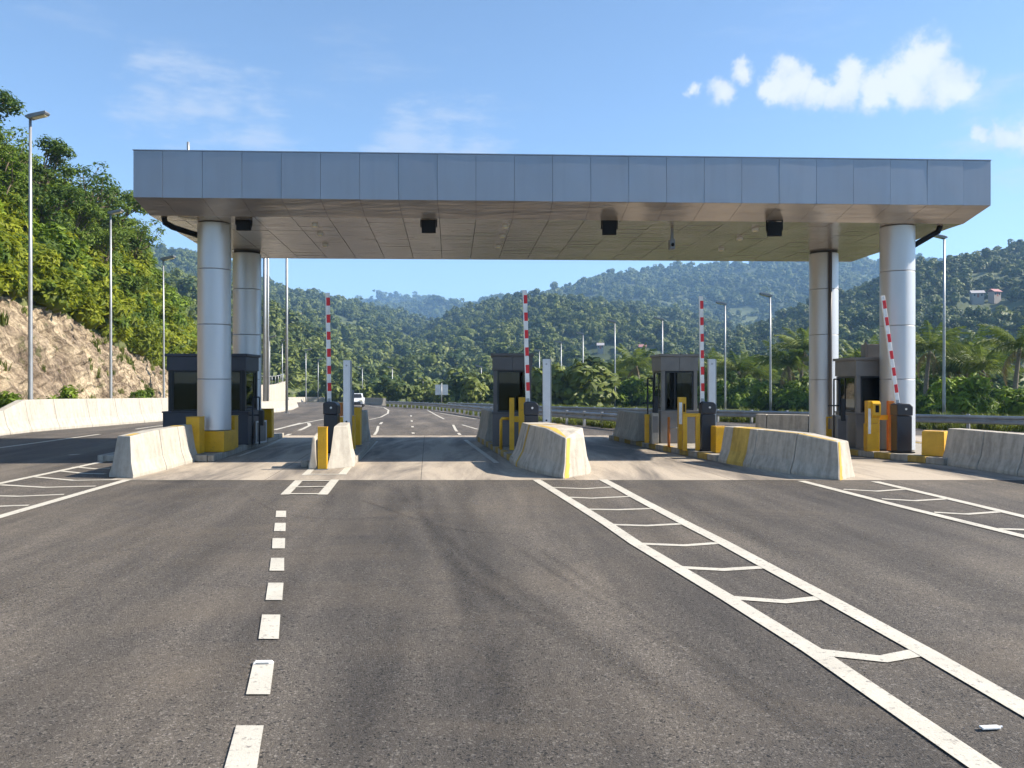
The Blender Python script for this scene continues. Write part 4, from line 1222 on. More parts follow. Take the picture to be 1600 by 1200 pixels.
# core behind the cladding, roof deck
def inset(P, k, z):
    c = sum(P, Vector()) / 4
    return [Vector((p.x + (k if p.x < c.x else -k), p.y + (k if p.y < c.y else -k), z)) for p in (P[0], P[1], P[3], P[2])]
MB().loft([inset(SOF, .05, ZS + .035), inset(FAS, .07, ZF0 + .06), inset(FAS, .045, ZF1 - .03)]).build('roof_core', 'dark_gap', canopy)
cp = MB().loft([inset(FAS, -.012, ZF1 + .002), inset(FAS, -.012, ZF1 + .022)]).build('roof_cap', 'clad_fascia', canopy)
# gutter pipes under the soffit ends, cross beams between the columns
def path_pipe(name, pts, r, mat, n=8):
    return MB().tube(pts, r, n).build(name, mat, canopy, True)
path_pipe('drain_pipe', [(-8.05, 19.25, ZS + .02), (-8.05, 19.3, ZS - .10), (-7.95, 19.5, ZS - .17), (-7.60, 20.6, ZS - .22), (-7.5, 21.0, ZS - .24)], .07, 'black_metal')
path_pipe('drain_pipe', [(10.45, 20.3, ZS + .02), (10.42, 20.35, ZS - .12), (10.2, 20.4, ZS - .25), (9.75, 20.3, ZS - .5), (9.70, 20.25, ZS - .6)], .07, 'black_metal')

COLS = [(335, 20.0, .385, 'front left silver column on a yellow base'), (386, 24.3, .40, 'rear left silver column behind the dark booth'), (1402, 20.4, .40, 'front right silver column lit by the sun'), (1287, 24.3, .405, 'rear right silver column with a thin downpipe')]
for i, (px, d, r, lab) in enumerate(COLS):
    x = PX(px, d)
    t = thing('canopy_column', lab, 'column', (x, d, KH), 0, 'canopy columns')
    z0 = .50 if i == 0 else 0.0
    cuts = [z0, 1.72, 3.02, 4.34, 5.445 if i in (0, 2) else 5.39]
    for a, b in zip(cuts, cuts[1:]):
        n = 40
        ring = lambda rr, z: [(rr * math.cos(2 * math.pi * k / n), rr * math.sin(2 * math.pi * k / n), z) for k in range(n)]
        MB().loft([ring(r - .012, a + .002), ring(r, a + .014), ring(r, b - .014), ring(r - .012, b - .002)]).build('cladding_section', 'clad_column', t, 'auto')
    MB().loft([ring(r - .03, 0.0), ring(r - .03, ZS - KH + .02)]).build('core', 'dark_gap', t, 'auto')
    if i == 0:
        MB().box(-.37, .37, -.40, .40, 0, .49).build('base', 'yellow_paint', t, False, .015)
    if i == 3:
        MB().tube([(.02, -r - .05, .1), (.02, -r - .05, 5.4)], .05, 10).build('downpipe', 'booth_brown', t, True)

# lane signals hanging from the front of the soffit
for i, (px, py) in enumerate(((381, 349), (670, 353), (952, 356), (1210, 358))):
    d = 19.55 + .04 * i; z = PZ(py, d); x = PX(px, d)
    t = thing('lane_signal', ['leftmost', 'second', 'third', 'rightmost'][i] + ' black square lane signal box hanging from the soffit', 'signal', (x, d, z), 0, 'lane signals under the canopy')
    MB().box(-.165, .165, -.05, .05, -.165, .165).build('housing', 'black_metal', t, False, .008)
    for s in (-1, 1):
        MB().box(s * .185 - .012, s * .185 + .012, -.02, .02, -.03, .20).build('bracket', 'black_metal', t)
    MB().box(-.2, .2, -.025, .025, .20, max(.23, ZS - z + .003)).build('mount', 'black_metal', t)
    MB().tube([(0, .05, 0), (0, .16, .0)], [.13, .15], 16).build('hood', 'black_metal', t, True)
# round downlights
for i, (px, py) in enumerate(((492, 352), (500, 366), (508, 383), (790, 354), (785, 369), (778, 385), (1180, 359), (1156, 373), (1127, 390))):
    d = F * (ZS - .02 - HC) / (HY - py)
    t = thing('soffit_downlight', ['front', 'middle', 'rear'][i % 3] + ' round downlight of the ' + ['left', 'centre', 'right'][i // 3] + ' row under the canopy', 'lamp', (PX(px, d), d, ZS), 0, 'soffit downlights')
    MB().tube([(0, 0, .01), (0, 0, -.05)], [.085, .08], 18).build('ring', 'alu_post', t, 'auto')
    MB().tube([(0, 0, -.045), (0, 0, -.065)], [.065, .055], 16).build('lens', 'lens', t, 'auto')
d = 20.6
t = thing('hanging_camera', 'small grey camera on a drop rod under the canopy right of centre', 'camera', (PX(1050, d), d, ZS), 0)
MB().box(-.03, .03, -.03, .03, -.28, .01).build('rod', 'lamp_grey', t)
MB().box(-.07, .05, -.14, .12, -.52, -.28).build('body', 'lamp_grey', t, False, .01)
MB().tube([(-.01, -.14, -.42), (-.01, -.18, -.42)], .04, 12).build('lens', 'black_metal', t, True)
t = thing('roof_rod', 'thin metal rod standing on the left end of the canopy roof', 'rod', (PX(294, 19.0), 19.0, ZF1 + .02), 0)
MB().tube([(0, 0, 0), (0, 0, .42)], .03, 10).build('rod', 'galvanised', t, True)
MB().box(-.07, .07, -.07, .07, 0, .02).build('base_plate', 'galvanised', t)

# ------------------------------------------------------------------ booths
def booth(label, x, y, w, dep, h, rz, mat, zw0=.88, zw1=1.95, plinth=.06, side_door=None, ac=False, split=None):
    t = thing('toll_booth', label, 'booth', (x, y, KH), rz, 'toll booths')
    a, b = -w / 2, w / 2
    # lower wall: four sides with a proud sill
    th = .07
    MB().box(a - plinth, b + plinth, -plinth, th, 0, zw0 - .04).build('wall_panel', mat, t, False, .006)
    MB().box(a - plinth, b + plinth, dep - th, dep + plinth, 0, zw0 - .04).build('wall_panel', mat, t, False, .006)
    MB().box(a - plinth, a + th, th + .003, dep - th - .003, 0, zw0 - .04).build('wall_panel', mat, t, False, .006)
    MB().box(b - th, b + plinth, th + .003, dep - th - .003, 0, zw0 - .04).build('wall_panel', mat, t, False, .006)
    MB().box(a - plinth - .02, b + plinth + .02, -plinth - .02, dep + plinth + .02, zw0 - .038, zw0).build('sill', mat, t, False, .006)
    MB().box(a + th, b - th, th, dep - th, .0, .03).build('floor', 'interior', t)
    # corner posts
    for sx in (0, 1):
        for sy in (0, 1):
            cx = a + .05 if sx == 0 else b - .05; cy = .05 if sy == 0 else dep - .05
            MB().box(cx - .05, cx + .05, cy - .05, cy + .05, zw0 + .002, zw1).build('corner_post', 'frame_dark' if mat == 'booth_charcoal' else mat, t, False, .005)
    # windows: frame and pane on each side
    def win(M, ww):
        hh = zw1 - zw0
        f = MB()
        f.box(-ww / 2, ww / 2, -.02, .02, .004, .045, M).box(-ww / 2, ww / 2, -.02, .02, hh - .045, hh - .003, M)
        f.box(-ww / 2, -ww / 2 + .04, -.02, .02, .046, hh - .046, M).box(ww / 2 - .04, ww / 2, -.02, .02, .046, hh - .046, M)
        if split and ww > .6: f.box(split - .02, split + .02, -.018, .018, .046, hh - .046, M)
        fo = f.build('window', 'frame_dark', t)
        MB().box(-ww / 2 + .04, ww / 2 - .04, -.004, .004, .045, hh - .045, M).build('pane', 'tinted_glass', fo)
    win(Matrix.Translation((0, .03, zw0)), w - .21)
    win(Matrix.Translation((0, dep - .03, zw0)), w - .21)
    win(Matrix.Translation((a + .03, dep / 2, zw0)) @ Matrix.Rotation(R(90), 4, 'Z'), dep - .21)
    win(Matrix.Translation((b - .03, dep / 2, zw0)) @ Matrix.Rotation(R(90), 4, 'Z'), dep - .21)
    # header of two panels in front, roof slab
    zt = h - .07
    o = .025
    for q0, q1 in ((a - o, 0 - .003), (.003, b + o)):
        MB().box(q0, q1, -o, .05, zw1 + .003, zt - .003).build('header_panel', mat, t, False, .005)
    MB().box(a - o, b + o, dep - .05, dep + o, zw1 + .003, zt - .003).build('header_panel', mat, t, False, .005)
    MB().box(a - o, a + .05, .053, dep - .053, zw1 + .003, zt - .003).build('header_panel', mat, t, False, .005)
    MB().box(b - .05, b + o, .053, dep - .053, zw1 + .003, zt - .003).build('header_panel', mat, t, False, .005)
    MB().box(a - .07, b + .07, -.07, dep + .07, zt, h).build('roof', mat, t, False, .01)
    MB().box(a + .06, b - .06, .06, dep - .06, zw1 + .1, zw1 + .12).build('ceiling', 'interior', t)
    # counter, screen and chair inside
    MB().box(a + .08, b - .08, .09, .45, zw0 - .12, zw0 - .07).build('counter', 'interior', t)
    m = MB().box(-.2, .12, .25, .28, zw0 + .02, zw0 + .26).box(-.06, -.02, .25, .28, zw0 - .07, zw0 + .02); m.build('screen', 'black_metal', t)
    c = MB().box(-.16, .26, .62, .70, .55, 1.25).box(-.16, .26, .45, .62, .48, .56).box(.03, .07, .52, .58, .03, .48); c.build('chair', 'blue_cloth', t, False, .02)
    MB().box(b - .22, b - .12, dep - .35, dep - .25, .03, zw1 - .05).build('locker', 'interior', t)
    if ac:
        k = MB().box(-.16, .16, .2, .55, h + .002, h + .34).build('air_unit', mat, t, False, .01)
        MB().box(-.2, -.165, .2, .24, h + .002, h + .40).box(.165, .2, .2, .24, h + .002, h + .40).build('bracket', mat, t)
    return t
AXB = math.atan(.055)
booth('wide charcoal toll booth behind the front left column', PX(324, 22.0), 21.95, 2.02, 1.15, 2.40, .02, 'booth_charcoal', plinth=.10, split=.3)
booth('dark narrow toll booth on the centre island', PX(800.5, 21.4), 21.4, .98, 1.3, 2.39, R(1), 'booth_brown', plinth=.02)
booth('grey toll booth on the island right of centre', PX(1061, 22.6), 22.55, .98, 1.15, 2.41, R(2), 'booth_grey', plinth=.02, split=-.12)
booth('grey toll booth with a small unit on its roof, far right', PX(1369, 20.9), 20.85, 1.04, 1.2, 2.27, R(2), 'booth_grey', plinth=.02, zw1=1.80, split=.12, ac=True)

# hinged half-doors and dark rails on the left side of the right-hand booths
def side_gate(label, px, d, h, mat='frame_dark'):
    t = thing('booth_rail', label, 'rail', (PX(px, d), d, KH), 0, 'dark rails beside the booths')
    for s in (0, 1):
        MB().tube([(s * .16, s * .05, 0), (s * .16, s * .05, h)], .022, 8).build('upright', mat, t, True)
    MB().tube([(-.14, 0, h * .62), (.2, .05, h * .62)], .018, 8).build('crossbar', mat, t, True)
    MB().tube([(0, 0, h), (.16, .05, h)], .02, 8).build('crossbar', mat, t, True)
    MB().box(.17, .28, -.03, .1, h * .40, h * .72).build('lock_box', mat, t, False, .01)
side_gate('dark steel rail left of the booth right of centre', 1012, 22.5, 1.75)
side_gate('dark steel rail left of the rightmost booth', 1303, 20.6, 1.72)
side_gate('thin dark rail right of the charcoal booth', 395, 22.0, 1.25)

# ------------------------------------------------------------------ boom gates
def gate(label, px, d, ztop, w=.315, tilt=0.0, alen=2.62, rz=0.0, arm_off=-.06, red0=.30, base=True):
    t = thing('boom_gate', label, 'boom gate', (PX(px, d), d, KH), rz, 'boom gates')
    h = ztop - KH; a = w / 2
    b = MB()
    b.loft([[(-a, -.16, .03), (a, -.16, .03), (a, .16, .03), (-a, .16, .03)], [(-a, -.16, h * .74), (a, -.16, h * .74), (a, .16, h * .74), (-a, .16, h * .74)]])
    b.build('cabinet', 'cabinet_dark', t, False, .015)
    MB().box(-a - .05, a + .05, -.2, .2, 0, .028).build('base_plate', 'black_metal', t)
    # head with a sloping top
    hd = [(-a - .01, h * .745), (a + .01, h * .745), (a + .015, h * .93), (a * .7, h * .985), (-a * .6, h), (-a - .015, h * .97)]
    MB().loft([[(x, -.19, z) for x, z in hd], [(x, .18, z) for x, z in hd]]).build('head', 'cabinet_dark', t, False, .03, 3)
    e = MB().tube([(.02, -.189, h * .88), (.02, -.197, h * .88)], .026, 12).build('badge', 'white_plastic', t)
    # arm: white bar with red fields
    arm = MB().box(-.05, .05, -.028, .028, 0, alen).build('arm', 'arm_white', t, False, .012)
    arm.location = (arm_off, 0, h * .95); arm.rotation_euler = (0, tilt, 0)
    n = 6
    for k in range(n):
        z0 = red0 + (alen - red0 - .28) * k / (n - 1) * .985
        MB().box(-.032, .052, -.031, .031, z0, z0 + .20).build('red_field', 'arm_red', arm, False, .006, 1)
    MB().tube([(arm_off, -.12, h * .95), (arm_off, .12, h * .95)], .06, 14).build('pivot', 'cabinet_dark', t, True)
    MB().box(-.035, .035, -.034, -.030, .04, .13).build('clamp', 'galvanised', arm)
    return t
gate('boom gate with upright striped arm on the narrow island', 518.5, 19.6, 1.345, .315, -.015, 2.62)
gate('boom gate with upright striped arm on the centre island', 830, 19.0, 1.36, .315, -.028, 2.60, arm_off=-.075)
gate('boom gate with upright striped arm on the island right of centre', 1105, 20.1, 1.335, .325, -.012, 2.60, arm_off=-.12)
gate('rightmost boom gate, its striped arm tilted to the left', 1408.5, 19.55, 1.31, .35, -.138, 2.60, arm_off=-.09)

# tall aluminium sensor posts
def sensor_post(label, px, d, ytop, w=.16):
    t = thing('sensor_post', label, 'post', (PX(px, d), d, KH), .03, 'tall pale sensor posts')
    h = PZ(ytop, d) - KH
    MB().box(-w / 2, w / 2, -.06, .06, .012, h).build('profile', 'alu_post', t, False, .012)
    MB().box(w / 2 + .002, w / 2 + .03, -.04, .08, .012, h - .01).build('side_channel', 'galvanised', t)
    MB().box(-w / 2 - .04, w / 2 + .06, -.1, .1, 0, .011).build('foot_plate', 'galvanised', t)
    for z in (.75, h - .12):
        MB().tube([(0, -.061, z), (0, -.068, z)], .022, 12).build('sensor_eye', 'black_metal' if z < 1 else 'galvanised', t)
sensor_post('tall pale sensor post on the narrow island', 542, 18.95, 563, .15)
sensor_post('tall pale sensor post right of the centre boom gate', 853.5, 19.6, 561, .175)
sensor_post('tall pale sensor post behind the boom gate right of centre', 1111.5, 20.5, 561, .17)

# ------------------------------------------------------------------ yellow posts, readers, rails
def yellow_post(label, px, d, w, dep, h, name='yellow_post', z=KH, mat='yellow_paint', rz=.03, cap=True):
    t = thing(name, label, 'post', (PX(px, d), d, z), rz, 'yellow posts on the islands')
    MB().box(-w / 2, w / 2, 0, dep, .012, h).build('post', mat, t, False, .008)
    MB().box(-w / 2 - .03, w / 2 + .03, -.03, dep + .03, 0, .011).build('foot_plate', 'galvanised', t)
    if cap: MB().box(-w / 2 - .006, w / 2 + .006, -.006, dep + .006, h + .001, h + .016).build('cap', mat, t, False, .004)
    return t
yellow_post('square yellow post at the end of the left island barrier', 301, 19.0, .30, .36, .84)
yellow_post('yellow post right of the front left column base', 361, 20.6, .18, .3, .80)
yellow_post('dark yellow post behind the charcoal booth, beside the lane', 415, 24.5, .36, .25, .85)
yellow_post('second yellow post behind the charcoal booth, left of the dark one', 404, 24.0, .14, .2, .80)
yellow_post('yellow panel post between the two concrete wedges', 503.5, 17.05, .19, .10, .86, z=.006)
yellow_post('yellow post beside the sensor post on the narrow island', 548.5, 20.2, .16, .2, .82)
yellow_post('tall dark yellow post at the rear of the narrow island', 558, 21.6, .17, .25, .98)
yellow_post('yellow post left of the sensor post foot on the narrow island', 533, 20.8, .14, .2, .75)
def yellow_block(label, px0, px1, d, h, dep=.5, rz=.06):
    x0, x1 = PX(px0, d), PX(px1, d)
    t = thing('yellow_block', label, 'block', ((x0 + x1) / 2, d, KH), rz, 'yellow blocks on the islands')
    w = (x1 - x0) / 2
    MB().loft([[(-w, 0, 0), (w, 0, 0), (w, dep, 0), (-w, dep, 0)], [(-w * .97, .01, h), (w * .97, .01, h), (w * .97, dep, h), (-w * .97, dep, h)]]).build('block', 'yellow_paint', t, False, .015)
    MB().box(-w * .97 + .01, w * .97 - .01, .02, dep - .01, h + .001, h + .012).build('cover', 'yellow_paint', t)
    return t
yellow_block('yellow block at the head of the barrier right of centre', 1118, 1140, 19.4, .60, .4)
yellow_block('large yellow block in front of the right barrier', 1441, 1474, 18.55, .54, .42, -.66)

# centre island rail group
t = thing('guard_frame', 'yellow tubular guard frame beside the centre booth', 'rail', (PX(800, 20.2), 20.2, KH), 0)
MB().box(-.065, .055, -.05, .05, 0, 1.27).build('upright', 'yellow_paint', t, False, .008)
MB().box(.16, .32, -.04, .06, 0, 1.28).build('upright', 'yellow_paint', t, False, .008)
MB().box(.057, .158, -.03, .04, .68, .82).build('crossbar', 'yellow_paint', t, False, .006)
MB().tube([(-.27, .1, 0), (-.27, .1, .72), (-.24, .1, .76), (-.07, .1, .76)], .038, 10).build('hoop', 'yellow_paint', t, True)
# right of centre reader and frame
t = thing('ticket_reader', 'yellow ticket reader post with pale side panel, right of centre', 'ticket reader', (PX(1067, 20.4), 20.4, KH), 0, 'ticket readers')
MB().box(-.10, .085, 0, .18, 0, 1.28).build('post', 'yellow_paint', t, False, .01)
MB().box(-.094, -.02, -.006, -.001, .62, 1.15).build('panel', 'white_plastic', t)
MB().box(.01, .05, -.008, -.001, .92, 1.12).build('slot', 'black_metal', t)
t = thing('guard_frame', 'yellow goalpost-shaped guard frame in front of the dark gate cabinet', 'rail', (PX(1081, 20.0), 20.0, KH), 0)
MB().box(-.21, -.11, 0, .1, 0, .81).build('upright', 'yellow_paint', t, False, .008)
MB().box(.10, .20, 0, .1, 0, .81).build('upright', 'yellow_paint', t, False, .008)
MB().box(-.215, .205, -.005, .105, .812, .90).build('crossbar', 'yellow_paint', t, False, .008)
t = thing('pipe_rail', 'thin rusty yellow pipe rail in front of the booth right of centre', 'rail', (PX(1045, 21.2), 21.2, KH), 0)
MB().tube([(0, 0, 0), (0, 0, .76)], .035, 10).build('upright', 'orange_paint', t, True)
MB().tube([(.03, 0, .48), (.30, .02, .48)], .018, 8).build('crossbar', 'galvanised', t, True)
t = thing('yellow_post', 'slim yellow post at the left corner of the booth right of centre', 'post', (PX(1011, 22.4), 22.4, KH), 0)
MB().box(-.06, .06, 0, .1, .01, .78).build('post', 'yellow_paint', t, False, .008); MB().box(-.09, .09, -.03, .13, 0, .009).build('foot_plate', 'galvanised', t)
# far right reader
t = thing('ticket_reader', 'yellow ticket reader with black slot beside the rightmost gate', 'ticket reader', (PX(1367, 19.75), 19.75, KH), 0, 'ticket readers')
MB().box(-.155, .135, .05, .28, 0, .66).build('pedestal', 'yellow_paint', t, False, .012)
MB().box(-.145, .135, .05, .24, .662, 1.20).build('post', 'yellow_paint', t, False, .012)
MB().loft([[(-.06, -.03, .86), (.135, -.03, .86), (.135, .049, .80), (-.06, .049, .80)], [(-.06, -.03, 1.14), (.135, -.03, 1.14), (.135, .049, 1.2), (-.06, .049, 1.2)]]).build('head', 'yellow_paint', t, False, .01)
MB().box(.0, .085, -.037, -.031, .93, 1.10).build('slot', 'black_metal', t)
MB().box(-.138, -.075, .042, .048, .42, 1.02).build('panel', 'white_plastic', t)
t = thing('guard_frame', 'orange guard frame behind the rightmost dark gate cabinet', 'rail', (PX(1393, 19.95), 19.95, KH), 0)
MB().box(-.07, .06, 0, .12, 0, 1.20).build('upright', 'orange_paint', t, False, .008)
MB().box(-.27, -.072, .02, .09, .74, .86).build('crossbar', 'yellow_paint', t, False, .006)
MB().box(.20, .28, .10, .2, 0, 1.20).build('upright', 'orange_paint', t, False, .008)
t = thing('guard_frame', 'small yellow frame left of the rightmost booth', 'rail', (PX(1300, 21.4), 21.4, KH), 0)
MB().box(-.14, -.10, 0, .05, 0, .72).build('upright', 'yellow_paint', t); MB().box(-.14, .10, 0, .05, .722, .76).build('crossbar', 'yellow_paint', t)
MB().box(-.095, .12, .01, .04, .0, .44).build('plate', 'yellow_paint', t)
t = thing('mesh_gate', 'low pale-framed panel gate beside the charcoal booth', 'gate', (PX(408, 22.6), 22.6, KH), R(80), None)
MB().box(-.3, .3, -.015, .015, .0, .04).box(-.3, .3, -.015, .015, .56, .6).box(-.3, -.26, -.015, .015, .041, .559).box(.26, .3, -.015, .015, .041, .559).build('frame', 'alu_post', t)
MB().box(-.258, .258, -.006, .006, .042, .558).build('panel', 'booth_grey', t)
t = thing('equipment_box', 'grey upright box behind the sensor post on the narrow island', 'box', (PX(548.5, 20.9), 20.9, KH), 0)
MB().box(-.05, .04, 0, .2, 0, 1.45).build('body', 'lamp_grey', t, False, .01); MB().box(-.04, .03, -.006, -.001, .9, 1.35).build('door', 'galvanised', t)
t = thing('equipment_box', 'orange box on a post behind the narrow island gate', 'box', (PX(527, 21.4), 21.4, KH), 0)
MB().box(-.13, .13, 0, .2, .78, 1.12).build('body', 'orange_paint', t, False, .01); MB().box(-.04, .04, .05, .13, 0, .779).build('post', 'orange_paint', t)
t = thing('concrete_box', 'pale grey cabinet at the foot of the booth right of centre', 'box', (PX(1024, 22.2), 22.2, KH), 0)
MB().box(-.09, .09, 0, .3, 0, .82).build('body', 'concrete', t, False, .01); MB().box(-.07, .07, -.005, -.001, .3, .74).build('door', 'booth_grey', t)
t = thing('concrete_box', 'brown-grey cabinet left of the rightmost booth', 'box', (PX(1317, 20.6), 20.6, KH), 0)
MB().box(-.16, .12, 0, .3, 0, .82).build('body', 'booth_grey', t, False, .01); MB().box(-.12, .08, -.005, -.001, .1, .74).build('door', 'booth_brown', t)

# ------------------------------------------------------------------ guardrails
def wbeam(y0, y1):
    pass
def guardrail(label, pts, h=.62, step=2.0, group='guardrails'):
    t = thing('guardrail', label, 'guardrail', (pts[0].x, pts[0].y, 0), 0, group)
    org = Vector((pts[0].x, pts[0].y, 0))
    # resample
    P = [pts[0]]; acc = 0
    dense = []
    for a, b in zip(pts, pts[1:]):
        n = max(2, int((b - a).length / .25)); dense += [a.lerp(b, k / n) for k in range(n)]
    dense.append(pts[-1])
    # soften corners
    for _ in range(30):
        dense = [dense[0]] + [(dense[k - 1] + dense[k] * 2 + dense[k + 1]) / 4 for k in range(1, len(dense) - 1)] + [dense[-1]]
    last = dense[0]; S = [last]
    for q in dense[1:]:
        if (q - last).length >= step: S.append(q); last = q
    prof = [(-.0, -.155), (.045, -.115), (.045, -.06), (0, -.02), (0, .02), (.045, .06), (.045, .115), (0, .155)]
    post_me = None
    for k in range(len(S) - 1):
        a, b = S[k], S[k + 1]; tt = (b - a).normalized(); n = Vector((-tt.y, tt.x, 0))
        if n.y > 0: n = -n
        rings = []
        for p, ex in ((a, 0), (b, .04)):
            p = p + tt * ex
            g = GZ(p.y)
            rings.append([(p.x - org.x + n.x * o, p.y - org.y + n.y * o, g + h - .16 + z) for o, z in prof] + [(p.x - org.x + n.x * (o - .006), p.y - org.y + n.y * (o - .006), g + h - .16 + z) for o, z in prof[::-1]])
        MB().loft(rings).build('rail_beam', 'rail_steel', t, False)
        if post_me is None:
            post_me = MB().box(-.05, .05, .0, .11, -.4, h + .03).mesh('post', 'galvanised')
        po = link('post', post_me, t); po.location = (a.x - org.x - n.x * .06, a.y - org.y - n.y * .06, GZ(a.y)); po.rotation_euler = (0, 0, math.atan2(tt.y, tt.x))
    return t
guardrail('steel guardrail along the right road edge before the palms', RAILR, .60)
guardrail('steel median guardrail curving away behind the centre booth', [GP(1010, 675.5), GP(963, 671), GP(910, 665.5), GP(860, 661), GP(767, 654), GP(720, 646.5), GP(680, 641), GP(640, 637.5), GP(600, 635)], .62)
p = []; rg = random.Random(41)
MED = [GP(1010, 675.5), GP(963, 671), GP(910, 665.5), GP(860, 661), GP(767, 654), GP(720, 646.5), GP(680, 641), GP(640, 637.5), GP(600, 635)]
for _ in range(520):
    k = rg.randrange(len(MED) - 1); q = MED[k].lerp(MED[k + 1], rg.random())
    p.append(Vector((q.x + rg.uniform(.0, 1.1), q.y + rg.uniform(0, .9), GZ(q.y))))
tag(gn_scatter('median_grass', p, [rg.uniform(.15, .42) for _ in p], C_GRA, 3, 42), 'grass growing under the median guardrail', 'grass')

# ------------------------------------------------------------------ street lamps
def lamp(label, px, ytop, d, side, base_z=None, arm=.45, hh=1.0, head=True, r=.10, twin=False):
    bz = GZ(d) if base_z is None else base_z
    t = thing('street_lamp', label, 'street lamp', (PX(px, d), d, bz), 0, 'street lamps')
    H = PZ(ytop, d) - bz
    lean = rng.uniform(-.004, .004) * H
    MB().tube([(0, 0, -.1), (0, 0, .9), (lean * .4, 0, H * .5), (lean, 0, H)], [r * 1.05, r, r * .8, r * .55], 12).build('pole', 'galvanised', t, True)
    MB().box(-r * 1.9, r * 1.9, -r * 1.9, r * 1.9, 0, .03).build('base_plate', 'galvanised', t)
    for s in ((side, -side) if twin else (side,)):
        k = hh
        M = Matrix.Translation((lean, 0, H)) @ Matrix.Rotation(-s * R(14), 4, 'Y')
        prof = [(-.12, -.02), (.0, -.09), (.62, -.075), (.68, -.02), (.66, .05), (.05, .075), (-.12, .05)]
        MB().loft([[tuple(M @ Vector((s * a * k, -.16 * k, b * k))) for a, b in prof], [tuple(M @ Vector((s * a * k, .16 * k, b * k))) for a, b in prof]]).build('lamp_head', 'lamp_grey', t, False, .02)
        MB().box(.12 * k, .58 * k, -.12 * k, .12 * k, -.098 * k, -.088 * k, M @ Matrix.Scale(s, 4, (1, 0, 0))).build('lens', 'lens', t)
    return t
lamps = [(47.5, 183, 31.0, 1, 'nearest tall lamp post behind the left barrier', .15), (173, 333, 45.5, 1, 'second lamp post behind the left barrier', .05), (256, 405, 61.0, 1, 'third lamp post behind the left barrier', -.3),
         (421, 527, 112, 1, 'short lamp post just right of the rear left column', None), (441, 532, 118, 1, 'lamp post behind the tall bare pole', None), (478, 547, 126, 1, 'lamp post left of the striped arm on the narrow island', None), (497, 562, 150, 1, 'distant lamp post just left of the narrow island arm', None),
         (566, 575, 150, -1, 'distant lamp post right of the narrow island sensor post', None), (613, 575, 140, -1, 'distant lamp post at the left end of the median guardrail', None), (661, 592, 150, -1, 'tiny lamp post left of the white sign backs', None), (752, 573, 118, -1, 'lamp post left of the centre booth', None),
         (843, 548, 128, -1, 'lamp post between the centre booth and its sensor post', None), (877, 535, 112, -1, 'first lamp post right of the centre sensor post', None), (911, 522, 103, -1, 'second lamp post right of the centre sensor post', None), (961, 503, 91, -1, 'lamp post beside the palms left of the booth right of centre', None),
         (1035, 499, 84, -1, 'lamp post rising behind the booth right of centre', None), (1133, 475, 77, -1, 'lamp post right of the third striped arm', None), (1204, 462, 68, -1, 'lamp post left of the rear right column', None), (1475, 371, 46, -1, 'lamp post right of the front right column', None)]
for px, yt, d, side, lab, bz in lamps:
    lamp(lab, px, yt, d, side, bz, hh=1.0 if d < 50 else 1.3, r=.088 if d < 65 else .10)
# tall bare masts beside the rear left column
for i, (px, d, zt, r, lab) in enumerate(((413.5, 62, 15, .14, 'left thick bare mast beside the rear left column'), (418.5, 63, 15, .10, 'right thinner bare mast beside the rear left column'), (448, 60, 14, .10, 'tall thin mast standing at the left road bend'))):
    t = thing('tall_mast', lab, 'mast', (PX(px, d), d, GZ(d)), 0, 'bare masts at the left road bend')
    MB().tube([(0, 0, -.2), (0, 0, zt * .5), (0, 0, zt)], [r, r * .95, r * .85], 12).build('pole', 'galvanised', t, True)
    MB().box(-r * 2, r * 2, -r * 2, r * 2, 0, .04).build('base_plate', 'galvanised', t)

# retaining wall with railing on the left bend
t = thing('retaining_wall', 'curved pale retaining wall with railing left of the road bend', 'wall', (PX(400, 66), 66, GZ(66)))
pts = [(PX(396, 66), 66, 600), (PX(420, 70), 70, 602), (PX(436, 75), 75, 600), (PX(447, 81), 81, 596)]
org = Vector((PX(400, 66), 66, GZ(66)))
for k, (a, b) in enumerate(zip(pts, pts[1:])):
    A = Vector((a[0], a[1], 0)); B = Vector((b[0], b[1], 0)); n = Vector((-(B - A).y, (B - A).x, 0)).normalized() * .35
    za, zb = PZ(a[2], a[1]), PZ(b[2], b[1])
    q = [Vector((A.x, A.y, GZ(a[1]))), Vector((B.x, B.y, GZ(b[1]))), Vector((B.x, B.y, zb)), Vector((A.x, A.y, za))]
    e = (B - A).normalized() * .01
    MB().loft([[p - org + (e if i in (0, 3) else -e) for i, p in enumerate(q)], [p + n - org + (e if i in (0, 3) else -e) for i, p in enumerate(q)]]).build('wall_section', 'concrete', t, False, .02)
    for s in range(3):
        p = A.lerp(B, (s + .5) / 3); z = za + (zb - za) * (s + .5) / 3
        MB().tube([p + n * .5 + Vector((0, 0, z)) - org, p + n * .5 + Vector((0, 0, z + .75)) - org], .03, 6).build('railing_post', 'galvanised', t, True)
    MB().tube([A + n * .5 + Vector((0, 0, za + .72)) - org, B + n * .5 + Vector((0, 0, zb + .72)) - org], .035, 6).build('handrail', 'galvanised', t, True)

# white sign backs
d = 80
t = thing('road_sign', 'pair of white sign plates on a post seen from behind', 'sign', (PX(690, d), d, GZ(d)), 0)
MB().tube([(0, 0, 0), (0, 0, PZ(600, d) - GZ(d) + .1)], .05, 8).build('post', 'galvanised', t, True)
for s in (-1, 1):
    MB().box(s * .34 - .27, s * .34 + .27, -.03, -.01, PZ(617, d) - GZ(d), PZ(601, d) - GZ(d)).build('plate', 'white_plastic', t)

